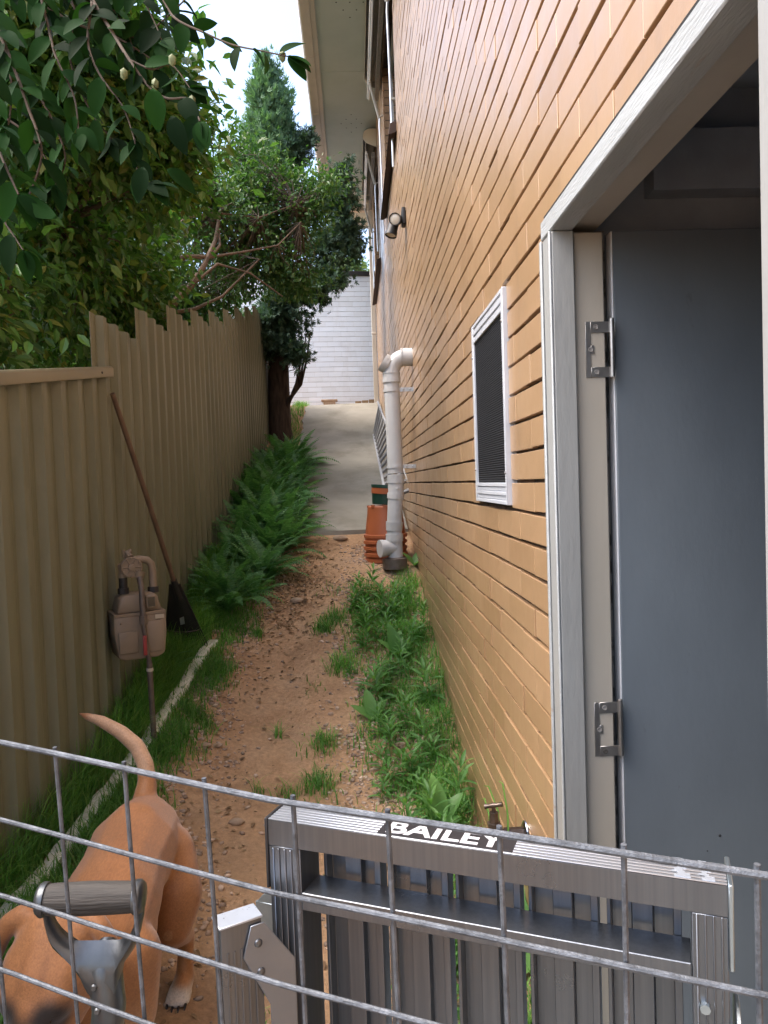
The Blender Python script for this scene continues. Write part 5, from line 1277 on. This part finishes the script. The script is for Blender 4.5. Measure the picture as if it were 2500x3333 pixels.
vc = np.empty(len(med.vertices)*3, np.float32); med.vertices.foreach_get('co', vc); vc = vc.reshape(-1,3)
def ss_(a, b, x): t_ = np.clip((x-a)/(b-a),0,1); return t_*t_*(3-2*t_)
colr = np.tile(np.array([.325,.138,.050]), (len(vc),1))
def mixm(mask, c): 
    global colr
    colr = colr*(1-mask[:,None])+np.array(c)*mask[:,None]
belly = ss_(-1.10,-1.22,vc[:,2])*(vc[:,1] < 2.0)*(vc[:,1] > 1.55); mixm(belly*.45, (.50,.30,.16))
legs = ss_(-1.25,-1.38,vc[:,2]); mixm(legs*.35, (.44,.22,.09))
paw = ss_(.055,.028,vc[:,2]-gz(vc[:,0],vc[:,1]))*ss_(2.22,2.17,vc[:,1])
paw = np.where(vc[:,1] < 1.8, ss_(.055,.03,vc[:,2]-gz(vc[:,0],vc[:,1])), paw); mixm(paw, (.62,.55,.48))
dt = np.min([np.linalg.norm(vc-np.array(t_),axis=1) for t_ in tp[2:6]],axis=0); mixm(ss_(.07,.03,dt)*(vc[:,2] > -.87)*.55, (.58,.40,.27))
dt = np.linalg.norm(vc-np.array(tp[-1]),axis=1); mixm(ss_(.06,.0,dt)*.7, (.22,.08,.03))
rel = vc-np.array(hc); ha = rel@np.array(rx_); hb = rel@np.array(upv); hcx = rel@np.array(fw_); near = np.linalg.norm(rel,axis=1) < .26
mz_ = ss_(.055,.10,hcx)*near*ss_(.08,.05,np.abs(ha)); mixm(mz_*.92, (.018,.014,.012))
for s_ in (1,-1):
    ed = np.linalg.norm(vc-np.array(H(.040*s_,.030,.066)),axis=1); mixm(ss_(.052,.024,ed), (.02,.014,.012))
    er = np.linalg.norm(vc-np.array(H(.118*s_,.012,-.035)),axis=1); mixm(ss_(.05,.015,er)*.7, (.09,.035,.016))
    cr = np.hypot(ha-.022*s_, (hcx+.0)*.25); mixm(ss_(.012,.003,cr)*near*ss_(.0,.03,hb)*.35, (.16,.065,.025))  # shade of the brow furrows painted as dark lines in the coat
wet_shine = np.min([np.linalg.norm(vc-np.array(onb),axis=1) for onb in [W(445+2.5*i,1790+9*i,2.06-.012*i) for i in range(9)]],axis=0)
mixm((ss_(.075,.03,wet_shine)*(np.random.default_rng(3).random(len(vc)) < .10))*.55, (.75,.66,.56))  # pale specks put the shine of wet fur into the coat colour
vn = RNG.normal(size=len(vc))*.03; colr = np.clip(colr*(1+vn[:,None]),0,1)
ca_ = med.color_attributes.new('coat','FLOAT_COLOR','POINT'); ca_.data.foreach_set('color', np.c_[colr,np.ones(len(vc))].astype(np.float32).ravel())
med.vertices.foreach_set('co', (vc-np.array(off)).astype(np.float32).ravel())
med.polygons.foreach_set('use_smooth', np.ones(len(med.polygons),bool)); med.update()
m_coat, _t, _b = newmat('tan_coat'); at_ = _t.nodes.new('ShaderNodeVertexColor'); at_.layer_name = 'coat'
fur = noise(_t, 260, 3, mapped(_t, (1,.25,1)), .6); big_ = noise(_t, 9, 4, mapped(_t))
c_ = mixc(_t, 1.0, at_.outputs[0], ramp(_t, fur, [(.3,(.80,)*3),(.7,(1.15,)*3)]), 'MULTIPLY'); c_ = mixc(_t, 1.0, c_, ramp(_t, big_, [(.3,(.88,.86,.84)),(.7,(1.08,1.08,1.08))]), 'MULTIPLY')
lnk(_t, c_, _b.inputs['Base Color']); _b.inputs['Roughness'].default_value = .55; _b.inputs['Sheen Weight'].default_value = .25; _b.inputs['Specular IOR Level'].default_value = .35
bumpn(_t, _b, fur, .25, .003)
med.materials.clear(); med.materials.append(m_coat)
bd_ = bpy.data.objects.new('body', med); COL.objects.link(bd_); bd_.parent = dgx
m_eye, _t, _b = newmat('dark_eye'); _b.inputs['Base Color'].default_value = (.02,.01,.006,1); _b.inputs['Roughness'].default_value = .06
for s_ in (1,-1):
    mb = MB(); mb.ico(H(.040*s_,.033,.066), .0125, 2); mb.build('eye', m_eye, dgx)
mb = MB(); mb.ico(H(0,-.004,.188), .021, 2, 0, (1.1,.8,.8)); mb.build('nose', m_eye, dgx)
ox = -.655+.095; fy = 2.18; gz_ = GZd(ox,fy)
for q_ in (-.026,-.009,.009,.026):
    a = Vector((ox-.006+q_,fy-.062-.010*(abs(q_)<.02),gz_+.014)); claws = MB(); claws.tube([a, a+Vector((0,-.008,-.003)), a+Vector((0,-.013,-.010))],[.0045,.0035,.001],6); claws.build('claw', m_blackp, dgx)
